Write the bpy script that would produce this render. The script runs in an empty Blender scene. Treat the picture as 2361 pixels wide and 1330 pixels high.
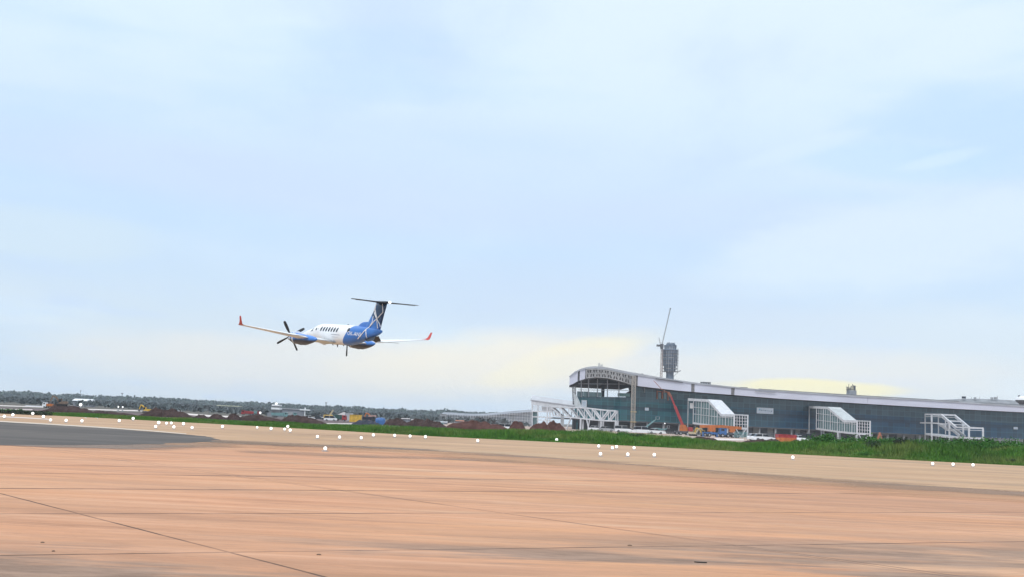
import bpy, bmesh, math, random
import numpy as np
from mathutils import Vector, Matrix, noise
R_ = math.radians
random.seed(7); rng = np.random.default_rng(7)
COL = bpy.context.scene.collection
SC = bpy.context.scene

# ------------------------------------------------------------------ camera
FPX, CX, CY, CAMH = 2500.0, 1180.5, 665.0, 1.8      # focal length in photo pixels, image centre, eye height
ROLL = math.atan(0.045); PITCH = R_(6.95202)
Fv = Vector((0, math.cos(PITCH), math.sin(PITCH))); U0 = Vector((0, -math.sin(PITCH), math.cos(PITCH))); R0 = Vector((1, 0, 0))
Rv = R0*math.cos(ROLL)+U0*math.sin(ROLL); Uv = U0*math.cos(ROLL)-R0*math.sin(ROLL)
CAM = Vector((0, 0, CAMH))
cam = bpy.data.cameras.new('camera'); camo = bpy.data.objects.new('camera', cam); COL.objects.link(camo)
cam.sensor_width = 36; cam.lens = FPX/2361*36; cam.clip_start = 0.1; cam.clip_end = 20000
m = Matrix((Rv, Uv, -Fv)).transposed().to_4x4(); m.translation = CAM
camo.matrix_world = m; SC.camera = camo
def ray(px, py): return Fv*FPX+Rv*(px-CX)+Uv*(CY-py)
def hor(px): return 917+0.045*px
def P(px, py, Y):
    d = ray(px, py); return CAM+d*(Y/d.y)
def G(px, py, z=0.0):
    d = ray(px, py); return CAM+d*((z-CAMH)/d.z)
def GY(px, Y, z=0.0):                                # ground point on the sight line of column px at distance Y
    p = P(px, hor(px)+4500.0/Y, Y); p.z = z; return p

# ------------------------------------------------------------------ sky, sun, exposure
SUN_EL, SUN_AZ = R_(48), R_(215)                     # sun high, to the left and a little behind the camera
w = bpy.data.worlds.new('World'); SC.world = w; w.use_nodes = True
nt = w.node_tree; N = nt.nodes; L = nt.links; N.clear()
def nd(t, **k):
    n = N.new(t)
    for a, b in k.items(): setattr(n, a, b)
    return n
def mth(op, a, b=None, c=None):
    n = nd('ShaderNodeMath', operation=op)
    for i, v in enumerate((a, b, c)):
        if v is None: continue
        if isinstance(v, (int, float)): n.inputs[i].default_value = v
        else: L.new(v, n.inputs[i])
    return n.outputs[0]
def mixc(f, a, b):
    n = nd('ShaderNodeMix', data_type='RGBA')
    for s, v in ((n.inputs[0], f), (n.inputs[6], a), (n.inputs[7], b)):
        if isinstance(v, (int, float)): s.default_value = v
        elif isinstance(v, tuple): s.default_value = v if len(v) == 4 else (*v, 1)
        else: L.new(v, s)
    return n.outputs[2]
def s2l(r, g, b, k=1.0):
    def c(v):
        v /= 255.0
        return (v/12.92 if v <= .04045 else ((v+.055)/1.055)**2.4)*k
    return (c(r), c(g), c(b))
tc = nd('ShaderNodeTexCoord'); sep = nd('ShaderNodeSeparateXYZ'); L.new(tc.outputs['Generated'], sep.inputs[0])
X, Y_, Z = sep.outputs
zc = mth('MAXIMUM', Z, 0.0)
den = mth('ADD', zc, 0.09)
cmb = nd('ShaderNodeCombineXYZ')                     # a cloud sheet seen in perspective
L.new(mth('DIVIDE', X, den), cmb.inputs[0]); L.new(mth('DIVIDE', Y_, den), cmb.inputs[1])
def noi(vec, sc, det=5, rough=.55, off=(0, 0, 0), scl=(1, 1, 1)):
    mp = nd('ShaderNodeMapping'); mp.inputs['Location'].default_value = off; mp.inputs['Scale'].default_value = scl
    L.new(vec, mp.inputs[0]); n = nd('ShaderNodeTexNoise'); n.inputs['Scale'].default_value = sc
    n.inputs['Detail'].default_value = det; n.inputs['Roughness'].default_value = rough
    L.new(mp.outputs[0], n.inputs['Vector']); return n.outputs[0]
def rmp(f, stops):
    r = nd('ShaderNodeValToRGB'); cr = r.color_ramp; cr.interpolation = 'LINEAR' if len(stops) > 4 else 'EASE'
    while len(cr.elements) < len(stops): cr.elements.new(.5)
    for e, (p_, c_) in zip(cr.elements, stops):
        e.position = p_; e.color = (*c_, 1) if len(c_) == 3 else c_
    L.new(f, r.inputs[0]); return r.outputs[0]
base = rmp(zc, [(0, s2l(224, 234, 240)), (.03, s2l(228, 236, 240)), (.07, s2l(216, 231, 243)), (.115, s2l(206, 228, 249)), (.17, s2l(203, 227, 253)), (.22, s2l(210, 231, 255)),
                (.29, s2l(219, 239, 255)), (.37, s2l(226, 245, 255)), (.6, s2l(236, 246, 255, 1.4)), (1.0, s2l(240, 248, 255, 1.9))])
n1 = noi(cmb.outputs[0], .55, 4, .5, (3.1, 1.7, 0), (1, .62, 1)); n2 = noi(cmb.outputs[0], 1.3, 5, .55, (9.3, 4.0, 0), (1, .5, 1))
n3 = noi(tc.outputs['Generated'], 5.0, 4, .5, (.3, .1, .2), (.6, .6, 2.6))
hi = rmp(n1, [(.47, (0, 0, 0)), (.68, (1, 1, 1))]); lo = rmp(n2, [(.5, (0, 0, 0)), (.74, (1, 1, 1))]); bl = rmp(n3, [(.48, (0, 0, 0)), (.66, (1, 1, 1))])
c = mixc(mth('MULTIPLY', hi, .65), base, s2l(227, 243, 255))
c = mixc(mth('MULTIPLY', lo, .65), c, s2l(200, 222, 255))
c = mixc(mth('MULTIPLY', bl, .4), c, s2l(193, 224, 253))
az = mth('ARCTAN2', X, Y_); el = mth('ARCSINE', Z)
wob = mth('MULTIPLY', mth('SUBTRACT', noi(tc.outputs['Generated'], 9, 4, .6, (1, 2, 3), (1, 1, 3.5)), .5), 1.9)
def patch(a, e, wa, we, tilt=0.0, k=1.0, sharp=1.0):
    da = mth('SUBTRACT', az, R_(a)); de = mth('SUBTRACT', mth('SUBTRACT', el, R_(e)), mth('MULTIPLY', da, tilt))
    q = mth('ADD', mth('POWER', mth('ABSOLUTE', mth('DIVIDE', da, R_(wa))), 2.0), mth('POWER', mth('ABSOLUTE', mth('DIVIDE', de, R_(we))), 2.0))
    q = mth('ADD', q, wob)
    mr = nd('ShaderNodeMapRange', interpolation_type='SMOOTHSTEP'); L.new(q, mr.inputs[0])
    mr.inputs[1].default_value = 1.0+sharp; mr.inputs[2].default_value = max(0.0, 1.0-sharp); mr.inputs[3].default_value = 0; mr.inputs[4].default_value = k
    return mr.outputs[0]
c = mixc(patch(21, 4.6, 13, 1.9, .02, .5), c, s2l(224, 236, 244))
c = mixc(patch(-9, 2.3, 12, 1.5, 0, .6, .8), c, s2l(246, 241, 231))
c = mixc(patch(-1, 2.9, 7.5, 1.6, .12, .9, 1), c, s2l(253, 246, 228))
c = mixc(patch(3.2, 3.4, 4.4, .85, .3, 1.0, .75), c, s2l(255, 246, 214, 1.04))
c = mixc(patch(13, 3.0, 12, 1.3, 0, .7, 1), c, s2l(242, 240, 233))
c = mixc(patch(15.8, 2.35, 4.6, .42, 0, 1.0, .6), c, s2l(255, 246, 196, 1.04))
c = mixc(patch(25.5, 14.8, 7.5, 1.9, -.12, .7, 1), c, s2l(190, 222, 255))
c = mixc(patch(20, 13.6, 5, 1.0, -.1, .6, .8), c, s2l(196, 227, 255))
c = mixc(patch(-19, 9.8, 11, 1.2, -.03, .4, 1), c, s2l(198, 226, 253))
c = mixc(patch(-8, 8.4, 13, 1.6, -.06, .5, 1), c, s2l(197, 224, 252))
c = mixc(patch(-10, 11.4, 16, 1.6, -.05, .5, 1), c, s2l(207, 224, 253))
c = mixc(patch(5, 6.2, 12, 1.8, -.05, .45, 1), c, s2l(208, 224, 246))
c = mixc(patch(12, 10.9, 8, 1.2, -.05, .5, 1), c, s2l(208, 226, 254))
c = mixc(patch(-3, 13.4, 10, 2.2, .0, .5, .8), c, s2l(208, 229, 255))
c = mixc(patch(-24, 8.0, 5.5, 1.2, 0, .5, .8), c, s2l(216, 234, 244))
c = mixc(patch(14.8, 14.4, 2.8, .4, .25, .5, 1), c, s2l(220, 239, 250))
c = mixc(patch(21.8, 13.7, 1.8, .3, .2, .45, 1), c, s2l(222, 241, 251))
c = mixc(patch(20, 9.6, 9, 2.2, .12, .75, .8), c, s2l(224, 240, 253))
sky = nd('ShaderNodeTexSky', sky_type='NISHITA', sun_disc=False)
sky.sun_elevation = SUN_EL; sky.sun_rotation = SUN_AZ
bg1 = nd('ShaderNodeBackground'); bg1.inputs[1].default_value = .10; L.new(sky.outputs[0], bg1.inputs[0])
bg2 = nd('ShaderNodeBackground'); bg2.inputs[1].default_value = 1.075; L.new(c, bg2.inputs[0])
mx = nd('ShaderNodeMixShader'); mx.inputs[0].default_value = .94; L.new(bg1.outputs[0], mx.inputs[1]); L.new(bg2.outputs[0], mx.inputs[2])
out = nd('ShaderNodeOutputWorld'); L.new(mx.outputs[0], out.inputs[0])
sun = bpy.data.lights.new('sun', 'SUN'); sun.energy = 1.5; sun.angle = R_(12); sun.color = (1, .96, .9)
so = bpy.data.objects.new('sun', sun); COL.objects.link(so)
sd = Vector((math.sin(SUN_AZ)*math.cos(SUN_EL), math.cos(SUN_AZ)*math.cos(SUN_EL), math.sin(SUN_EL)))
so.rotation_euler = sd.to_track_quat('Z', 'Y').to_euler(); so.location = (0, 0, 200)
SC.view_settings.view_transform = 'Standard'; SC.view_settings.look = 'None'; SC.view_settings.exposure = 0; SC.view_settings.gamma = 1
SC.view_settings.use_curve_mapping = False
SC.cycles.volume_bounces = 1; SC.cycles.max_bounces = 6; SC.cycles.transparent_max_bounces = 8

# ------------------------------------------------------------------ materials
MATS = {}
def mat(name, col, rough=.6, metal=0.0, var=.0, vscale=.5, emit=None, estr=0, spec=.5, vcol=None, vmap=(1, 1, 1)):
    if name in MATS: return MATS[name]
    mt = bpy.data.materials.new(name); mt.use_nodes = True; t = mt.node_tree; b = t.nodes['Principled BSDF']
    b.inputs['Base Color'].default_value = (*col, 1); b.inputs['Roughness'].default_value = rough; b.inputs['Metallic'].default_value = metal
    b.inputs['Specular IOR Level'].default_value = spec
    if var > 0:
        tcn = t.nodes.new('ShaderNodeTexCoord'); mp = t.nodes.new('ShaderNodeMapping'); mp.inputs['Scale'].default_value = vmap
        t.links.new(tcn.outputs['Object'], mp.inputs[0])
        nn = t.nodes.new('ShaderNodeTexNoise'); nn.inputs['Scale'].default_value = vscale; nn.inputs['Detail'].default_value = 6; nn.inputs['Roughness'].default_value = .65
        t.links.new(mp.outputs[0], nn.inputs['Vector'])
        r = t.nodes.new('ShaderNodeValToRGB'); r.color_ramp.elements[0].position = .3; r.color_ramp.elements[1].position = .7
        lo_ = vcol if vcol else tuple(x*(1-var) for x in col)
        hi_ = tuple(min(1, x*(1+var*.6)) for x in col)
        r.color_ramp.elements[0].color = (*lo_, 1); r.color_ramp.elements[1].color = (*hi_, 1)
        t.links.new(nn.outputs[0], r.inputs[0]); t.links.new(r.outputs[0], b.inputs['Base Color'])
    if emit:
        b.inputs['Emission Color'].default_value = (*emit, 1); b.inputs['Emission Strength'].default_value = estr
    MATS[name] = mt; return mt
class NT:                                             # small helper for hand-built materials
    def __init__(s, name):
        s.m = bpy.data.materials.new(name); s.m.use_nodes = True; s.t = s.m.node_tree; s.b = s.t.nodes['Principled BSDF']; MATS[name] = s.m
    def n(s, ty, **k):
        x = s.t.nodes.new(ty)
        for a, b in k.items(): setattr(x, a, b)
        return x
    def l(s, a, b): s.t.links.new(a, b)
    def put(s, sock, v):
        if isinstance(v, (int, float)): sock.default_value = v
        elif isinstance(v, tuple): sock.default_value = (*v, 1) if len(v) == 3 and sock.type == 'RGBA' else v
        else: s.l(v, sock)
    def ma(s, op, a, b=None, c=None, clamp=False):
        x = s.n('ShaderNodeMath', operation=op); x.use_clamp = clamp
        for i, v in enumerate((a, b, c)):
            if v is not None: s.put(x.inputs[i], v)
        return x.outputs[0]
    def mix(s, f, a, b, bt='MIX'):
        x = s.n('ShaderNodeMix', data_type='RGBA', blend_type=bt)
        s.put(x.inputs[0], f); s.put(x.inputs[6], a); s.put(x.inputs[7], b); return x.outputs[2]
    def obj(s):
        x = s.n('ShaderNodeTexCoord'); return x.outputs['Object']
    def xyz(s, v):
        x = s.n('ShaderNodeSeparateXYZ'); s.l(v, x.inputs[0]); return x.outputs
    def noise(s, v, sc, det=5, rough=.55, scl=(1, 1, 1), rot=0, loc=(0, 0, 0), dist=0):
        mp = s.n('ShaderNodeMapping'); mp.inputs['Scale'].default_value = scl; mp.inputs['Rotation'].default_value = (0, 0, rot); mp.inputs['Location'].default_value = loc
        mp.vector_type = 'TEXTURE' if False else 'POINT'
        s.l(v, mp.inputs[0]); x = s.n('ShaderNodeTexNoise'); x.inputs['Scale'].default_value = sc; x.inputs['Detail'].default_value = det
        x.inputs['Roughness'].default_value = rough; x.inputs['Distortion'].default_value = dist; s.l(mp.outputs[0], x.inputs['Vector']); return x.outputs[0]
    def ramp(s, f, a, b):
        x = s.n('ShaderNodeMapRange', interpolation_type='SMOOTHSTEP'); s.put(x.inputs[0], f); x.inputs[1].default_value = a; x.inputs[2].default_value = b
        return x.outputs[0]

# pavement: slabs with dark joints in two directions, blotches, long streaks
JD1 = R_(28.5); JD2 = R_(-48.0)                        # directions of the two joint families
def lerp(a, b, t): return a+(b-a)*t
def pavement(name, c1, c2, c3, stain, joints=True, stain_on=True):
    k = NT(name); v = k.obj(); x, y, z = k.xyz(v)
    big = k.noise(v, .05, 5, .6); med = k.noise(v, .33, 6, .65, rot=-JD1, scl=(.3, 1, 1)); fine = k.noise(v, 3.2, 5, .7, rot=-R_(12), scl=(.18, 1, 1))
    streak = k.noise(v, 1.1, 5, .65, rot=-R_(14), scl=(.06, 1, 1)); wide = k.noise(v, .22, 5, .6, rot=-R_(12), scl=(.09, 1, 1), loc=(5, 1, 0)); grit = k.noise(v, 26, 4, .8)
    c_ = k.mix(k.ramp(big, .36, .64), c1, c2)
    c_ = k.mix(k.ma('MULTIPLY', k.ramp(med, .45, .72), .6), c_, c3)
    c_ = k.mix(k.ma('MULTIPLY', k.ramp(streak, .50, .74), .55), c_, tuple(q*.74 for q in c1))
    c_ = k.mix(k.ma('MULTIPLY', k.ramp(streak, .48, .30), .5), c_, tuple(min(1, q*w_) for q, w_ in zip(c1, (1.16, 1.25, 1.36))))
    c_ = k.mix(k.ma('MULTIPLY', k.ramp(wide, .50, .68), .7), c_, tuple(q*w_ for q, w_ in zip(c1, (.70, .80, .92))))
    c_ = k.mix(k.ma('MULTIPLY', k.ramp(wide, .46, .32), .5), c_, tuple(min(1, q*w_) for q, w_ in zip(c1, (1.10, 1.22, 1.4))))
    pt = k.noise(v, .8, 6, .7, rot=-R_(16), scl=(.16, 1, 1), loc=(9, 3, 0), dist=.6); c_ = k.mix(k.ma('MULTIPLY', k.ramp(pt, .53, .62), .7), c_, tuple(q*w_ for q, w_ in zip(c1, (.74, .78, .83))))
    c_ = k.mix(k.ma('MULTIPLY', k.ramp(pt, .45, .33), .7), c_, tuple(min(1, q*w_) for q, w_ in zip(c1, (1.14, 1.24, 1.36))))
    c_ = k.mix(k.ma('MULTIPLY', k.ramp(fine, .5, .7), .6), c_, tuple(min(1, q*1.22) for q in c1))
    c_ = k.mix(k.ma('MULTIPLY', k.ramp(grit, .62, .8), .22), c_, tuple(q*.6 for q in c1))
    rl = k.noise(v, .7, 6, .72, rot=-R_(15), scl=(.07, 1, 1), loc=(1, 8, 0), dist=.8); rd = k.ma('ABSOLUTE', k.ma('SUBTRACT', rl, .5))
    msk = k.ramp(k.noise(v, .12, 4, .6, loc=(7, 7, 0), scl=(.4, 1, 1)), .42, .62)
    c_ = k.mix(k.ma('MULTIPLY', k.ma('SUBTRACT', 1.0, k.ramp(rd, .0, .022)), k.ma('MULTIPLY', msk, .5)), c_, tuple(q*w_ for q, w_ in zip(c1, (.5, .5, .55))))
    far2 = k.noise(v, .09, 6, .7, rot=-R_(17), scl=(.16, 1, 1), loc=(3, 9, 0), dist=.5)
    c_ = k.mix(k.ma('MULTIPLY', k.ramp(far2, .53, .63), .5), c_, tuple(q*w_ for q, w_ in zip(c1, (.72, .80, .92))))
    c_ = k.mix(k.ma('MULTIPLY', k.ramp(far2, .46, .36), .5), c_, tuple(min(1, q*w_) for q, w_ in zip(c1, (1.05, 1.2, 1.35))))
    sp = k.noise(v, 7, 5, .8, scl=(.35, 1, 1), rot=-R_(14)); c_ = k.mix(k.ma('MULTIPLY', k.ramp(sp, .54, .68), .5), c_, tuple(q*.6 for q in c1)); c_ = k.mix(k.ma('MULTIPLY', k.ramp(sp, .44, .3), .5), c_, tuple(min(1, q*1.25) for q in c1))
    bb_ = k.noise(v, .28, 6, .66, rot=-R_(15), scl=(.22, 1, 1), loc=(17, 5, 0), dist=.7); c_ = k.mix(k.ma('MULTIPLY', k.ramp(bb_, .52, .64), .38), c_, (.38, .21, .13)); c_ = k.mix(k.ma('MULTIPLY', k.ramp(bb_, .45, .35), .5), c_, (.58, .38, .25))
    hl = k.noise(v, 1.7, 6, .7, rot=-R_(15), scl=(.06, 1, 1), loc=(11, 4, 0), dist=.4)
    c_ = k.mix(k.ramp(hl, .50, .64), c_, tuple(.88 for q in c1), 'MULTIPLY'); c_ = k.mix(k.ma('MULTIPLY', k.ramp(hl, .46, .34), .55), c_, tuple(min(1, q*w_) for q, w_ in zip(c1, (1.2, 1.38, 1.6))))
    if stain_on:
        st = k.noise(v, .55, 7, .68, scl=(.13, 1, 1), rot=-R_(14), loc=(4, 2, 0), dist=.5); st = k.ma('ADD', k.ma('MULTIPLY', st, .62), k.ma('MULTIPLY', k.noise(v, .13, 4, .6, loc=(6, 1, 0)), .38))
        near = k.ramp(k.ma('SUBTRACT', y, k.ma('MULTIPLY', x, .36)), 19.0, 14.6)   # greyed by traffic on the nearest slabs
        amt = k.ma('MULTIPLY', k.ramp(k.ma('ADD', st, k.ma('MULTIPLY', x, .004)), .455, .545), k.ma('ADD', k.ma('MULTIPLY', near, .95), .10))
        mo = k.noise(v, 2.2, 6, .75, scl=(.3, 1, 1), rot=-R_(14), loc=(8, 8, 0)); st_c = k.mix(k.ramp(mo, .35, .65), tuple(q*.78 for q in stain), tuple(q*1.35 for q in stain)); c_ = k.mix(k.ma('MULTIPLY', amt, .85), c_, st_c)
    if joints:
        def fam(ang, spacing, phase, wd, stren):
            # distance across the family, repeated
            nx, ny = -math.sin(ang), math.cos(ang)
            wv = k.ma('MULTIPLY', k.ma('SUBTRACT', k.noise(v, .5, 3, .6), .5), .06)
            d_ = k.ma('ADD', k.ma('ADD', k.ma('MULTIPLY', x, nx), k.ma('MULTIPLY', y, ny)), wv)
            u = k.ma('ABSOLUTE', k.ma('SUBTRACT', k.ma('FRACT', k.ma('DIVIDE', k.ma('SUBTRACT', d_, phase), spacing)), .5))
            # u = .5 at a joint
            e = k.ma('MULTIPLY', k.ma('SUBTRACT', .5, u), spacing)
            line = k.ma('SUBTRACT', 1.0, k.ramp(e, wd*.5, wd)); halo = k.ma('SUBTRACT', 1.0, k.ramp(e, 0.0, .35))
            brk = k.ramp(k.noise(v, .7, 4, .7, loc=(stren*9, 0, 0)), .3, .6)
            return k.ma('MAXIMUM', k.ma('MULTIPLY', line, k.ma('MULTIPLY', brk, stren)), k.ma('MULTIPLY', halo, k.ma('MULTIPLY', brk, .16)))
        def single(p0, ang, wd, stren):
            nx, ny = -math.sin(ang), math.cos(ang); ph = p0[0]*nx+p0[1]*ny
            wv = k.ma('MULTIPLY', k.ma('SUBTRACT', k.noise(v, .5, 3, .6), .5), .05)
            e = k.ma('ABSOLUTE', k.ma('SUBTRACT', k.ma('ADD', k.ma('ADD', k.ma('MULTIPLY', x, nx), k.ma('MULTIPLY', y, ny)), wv), ph))
            return k.ma('MULTIPLY', k.ma('SUBTRACT', 1.0, k.ramp(e, wd*.5, wd)), stren)
        j = 0.0
        for (a_, b_, wd, st_) in JLINES:
            pa, pb = G(*a_), G(*b_)
            o = single((pa.x, pa.y), math.atan2(pb.y-pa.y, pb.x-pa.x), wd, st_)
            j = k.ma('MAXIMUM', j, o)
        j = k.ma('MULTIPLY', j, k.ma('ADD', .45, k.ma('MULTIPLY', k.ramp(k.noise(v, .45, 5, .7, loc=(2, 2, 2)), .36, .6), .55))); c_ = k.mix(j, c_, (.085, .05, .035))
    k.l(c_, k.b.inputs['Base Color'])
    rg = k.ma('ADD', k.ma('MULTIPLY', med, .25), .55); k.l(rg, k.b.inputs['Roughness']); k.b.inputs['Specular IOR Level'].default_value = .12
    bp = k.n('ShaderNodeBump'); bp.inputs['Strength'].default_value = .25; bp.inputs['Distance'].default_value = .02; k.l(grit, bp.inputs['Height']); k.l(bp.outputs[0], k.b.inputs['Normal'])
    return k.m
# slab joints read off as straight lines on the ground (two points each, in the plane of the pavement)
JLINES = [((0, 1280), (2361, 1248), .05, .9), ((0, 1184), (2361, 1180), .08, .8), ((0, 1125), (2361, 1140), .14, .8), ((0, 1089), (2361, 1121), .20, .7), ((0, 1070), (2361, 1106), .24, .45), ((0, 1056), (2361, 1094), .3, .25),
          ((0, 1137), (750, 1330), .036, .95), ((1180, 1185), (2230, 1330), .034, .75), ((830, 1135), (1180, 1185), .04, .5), ((1680, 1133), (2361, 1205), .04, .35), ((760, 1083), (1040, 1110), .06, .3)]
apron_m = pavement('pink concrete slabs', (.51, .248, .135), (.54, .285, .150), (.56, .34, .22), (.225, .152, .112))
shoulder_m = pavement('tan concrete shoulder', (.425, .262, .152), (.46, .285, .162), (.44, .295, .18), (.34, .22, .135), joints=False, stain_on=False)
def asphalt():
    k = NT('worn grey asphalt'); v = k.obj()
    a = k.noise(v, .25, 6, .6, scl=(.2, 1, 1)); b_ = k.noise(v, 2, 5, .7, scl=(.15, 1, 1))
    c_ = k.mix(k.ramp(a, .3, .7), (.086, .078, .074), (.118, .106, .099)); c_ = k.mix(k.ma('MULTIPLY', k.ramp(b_, .5, .8), .4), c_, (.17, .16, .15)); e_ = k.noise(v, .06, 6, .7, scl=(.3, 1, 1), loc=(4, 0, 0)); c_ = k.mix(k.ma('MULTIPLY', k.ramp(e_, .5, .66), .55), c_, (.19, .165, .145)); c_ = k.mix(k.ma('MULTIPLY', k.ramp(e_, .44, .34), .5), c_, (.06, .056, .055))
    k.l(c_, k.b.inputs['Base Color']); k.b.inputs['Roughness'].default_value = .9; k.b.inputs['Specular IOR Level'].default_value = .1; return k.m
asphalt_m = asphalt()
soil_m = mat('dark turned earth', (.055, .036, .034), .95, var=.55, vscale=.9, spec=.1)
redsoil_m = mat('reddish turned earth', (.085, .042, .036), .95, var=.5, vscale=.7, spec=.1)
greysoil_m = mat('blue grey tarpaulin heap', (.035, .04, .06), .8, var=.5, vscale=.8, spec=.2)
yard_m = mat('pale laterite yard', (.42, .32, .27), .9, var=.4, vscale=.07, spec=.1)
scrub_m = mat('scrub ground', (.095, .10, .09), .95, var=.5, vscale=.03, vcol=(.10, .075, .06), spec=.1)
white_m = mat('white painted steel', (.56, .57, .60), .45, var=.22, vscale=.8)
clad_m = mat('white fascia cladding', (.60, .60, .69), .4, var=.10, vscale=.25, vmap=(.3, 1, 1))
steel_m = mat('grey galvanised steel', (.34, .35, .37), .5, var=.3, vscale=.6)
darksteel_m = mat('dark grey steel', (.09, .09, .10), .6, var=.4, vscale=.7)
truss_m = mat('brownish unclad truss steel', (.20, .19, .19), .7, var=.5, vscale=.6)
conc_m = mat('raw grey concrete', (.23, .24, .26), .85, var=.35, vscale=.25)
towerc_m = mat('blue grey tower concrete', (.15, .19, .25), .85, var=.35, vscale=.2)
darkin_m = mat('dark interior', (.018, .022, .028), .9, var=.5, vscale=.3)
roof_m = mat('pale metal roofing', (.40, .41, .44), .45, var=.25, vscale=.15)
greyroof_m = mat('grey metal roofing', (.22, .23, .26), .55, var=.35, vscale=.12)
black_m = mat('black rubber', (.012, .012, .013), .7)
glassd_m = mat('dark vehicle glass', (.015, .02, .028), .08)
yellow_m = mat('yellow machine paint', (.62, .38, .05), .5, var=.35, vscale=1.5)
orange_m = mat('orange machine paint', (.48, .14, .03), .5, var=.35, vscale=1.5)
red_m = mat('red machine paint', (.34, .030, .035), .5, var=.35, vscale=1.2)
blue_m = mat('blue paint', (.04, .13, .34), .5, var=.35, vscale=1.2)
teal_m = mat('teal machine paint', (.16, .30, .31), .5, var=.3, vscale=1.2)
carw_m = mat('white vehicle paint', (.75, .76, .78), .3)
cardk_m = mat('dark vehicle paint', (.03, .035, .045), .3)
green_m = mat('dark green paint', (.02, .07, .06), .5, var=.3)
tent_m = mat('faded tent cloth', (.36, .33, .33), .8, var=.2)
rust_m = mat('rusty orange steel', (.35, .12, .06), .7, var=.4, vscale=1)
tealglass_m = mat('pale teal glass', (.13, .21, .22), .15, var=.3, vscale=.4)
def leafm(name, a, b, c3, dk=1.0):
    k = NT(name); g = k.n('ShaderNodeNewGeometry'); o = k.obj()
    r = g.outputs['Random Per Island']; n = k.noise(o, .22, 4, .6); n2 = k.noise(o, .9, 3, .6)
    c_ = k.mix(r, a, b); c_ = k.mix(k.ma('MULTIPLY', k.ramp(n, .45, .65), .75), c_, c3); c_ = k.mix(k.ma('MULTIPLY', k.ramp(n2, .5, .7), .55*dk), c_, tuple(q*.4 for q in a)); n3 = k.noise(o, .06, 3, .6, loc=(2, 7, 0)); c_ = k.mix(k.ma('MULTIPLY', k.ramp(n3, .52, .66), .5*dk), c_, tuple(q*.55 for q in a))
    k.l(c_, k.b.inputs['Base Color']); k.b.inputs['Roughness'].default_value = .75; k.b.inputs['Specular IOR Level'].default_value = .15; return k.m
grass_m = leafm('lush grass blades', (.045, .14, .02), (.095, .22, .032), (.17, .215, .06))
bush_m = leafm('bush leaves', (.025, .105, .02), (.06, .175, .03), (.09, .18, .045))
dbush_m = leafm('dark bush leaves', (.022, .04, .028), (.035, .06, .035), (.04, .05, .035))
forest_m = leafm('far wood leaves', (.055, .082, .068), (.068, .097, .078), (.066, .086, .085), .35)  # grey blue shift puts part of the haze into the leaf colour
bark_m = mat('bark', (.09, .07, .055), .9, var=.4)
verge_m = mat('grassy verge soil', (.035, .10, .022), .95, var=.5, vscale=.3, spec=.1)

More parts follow.
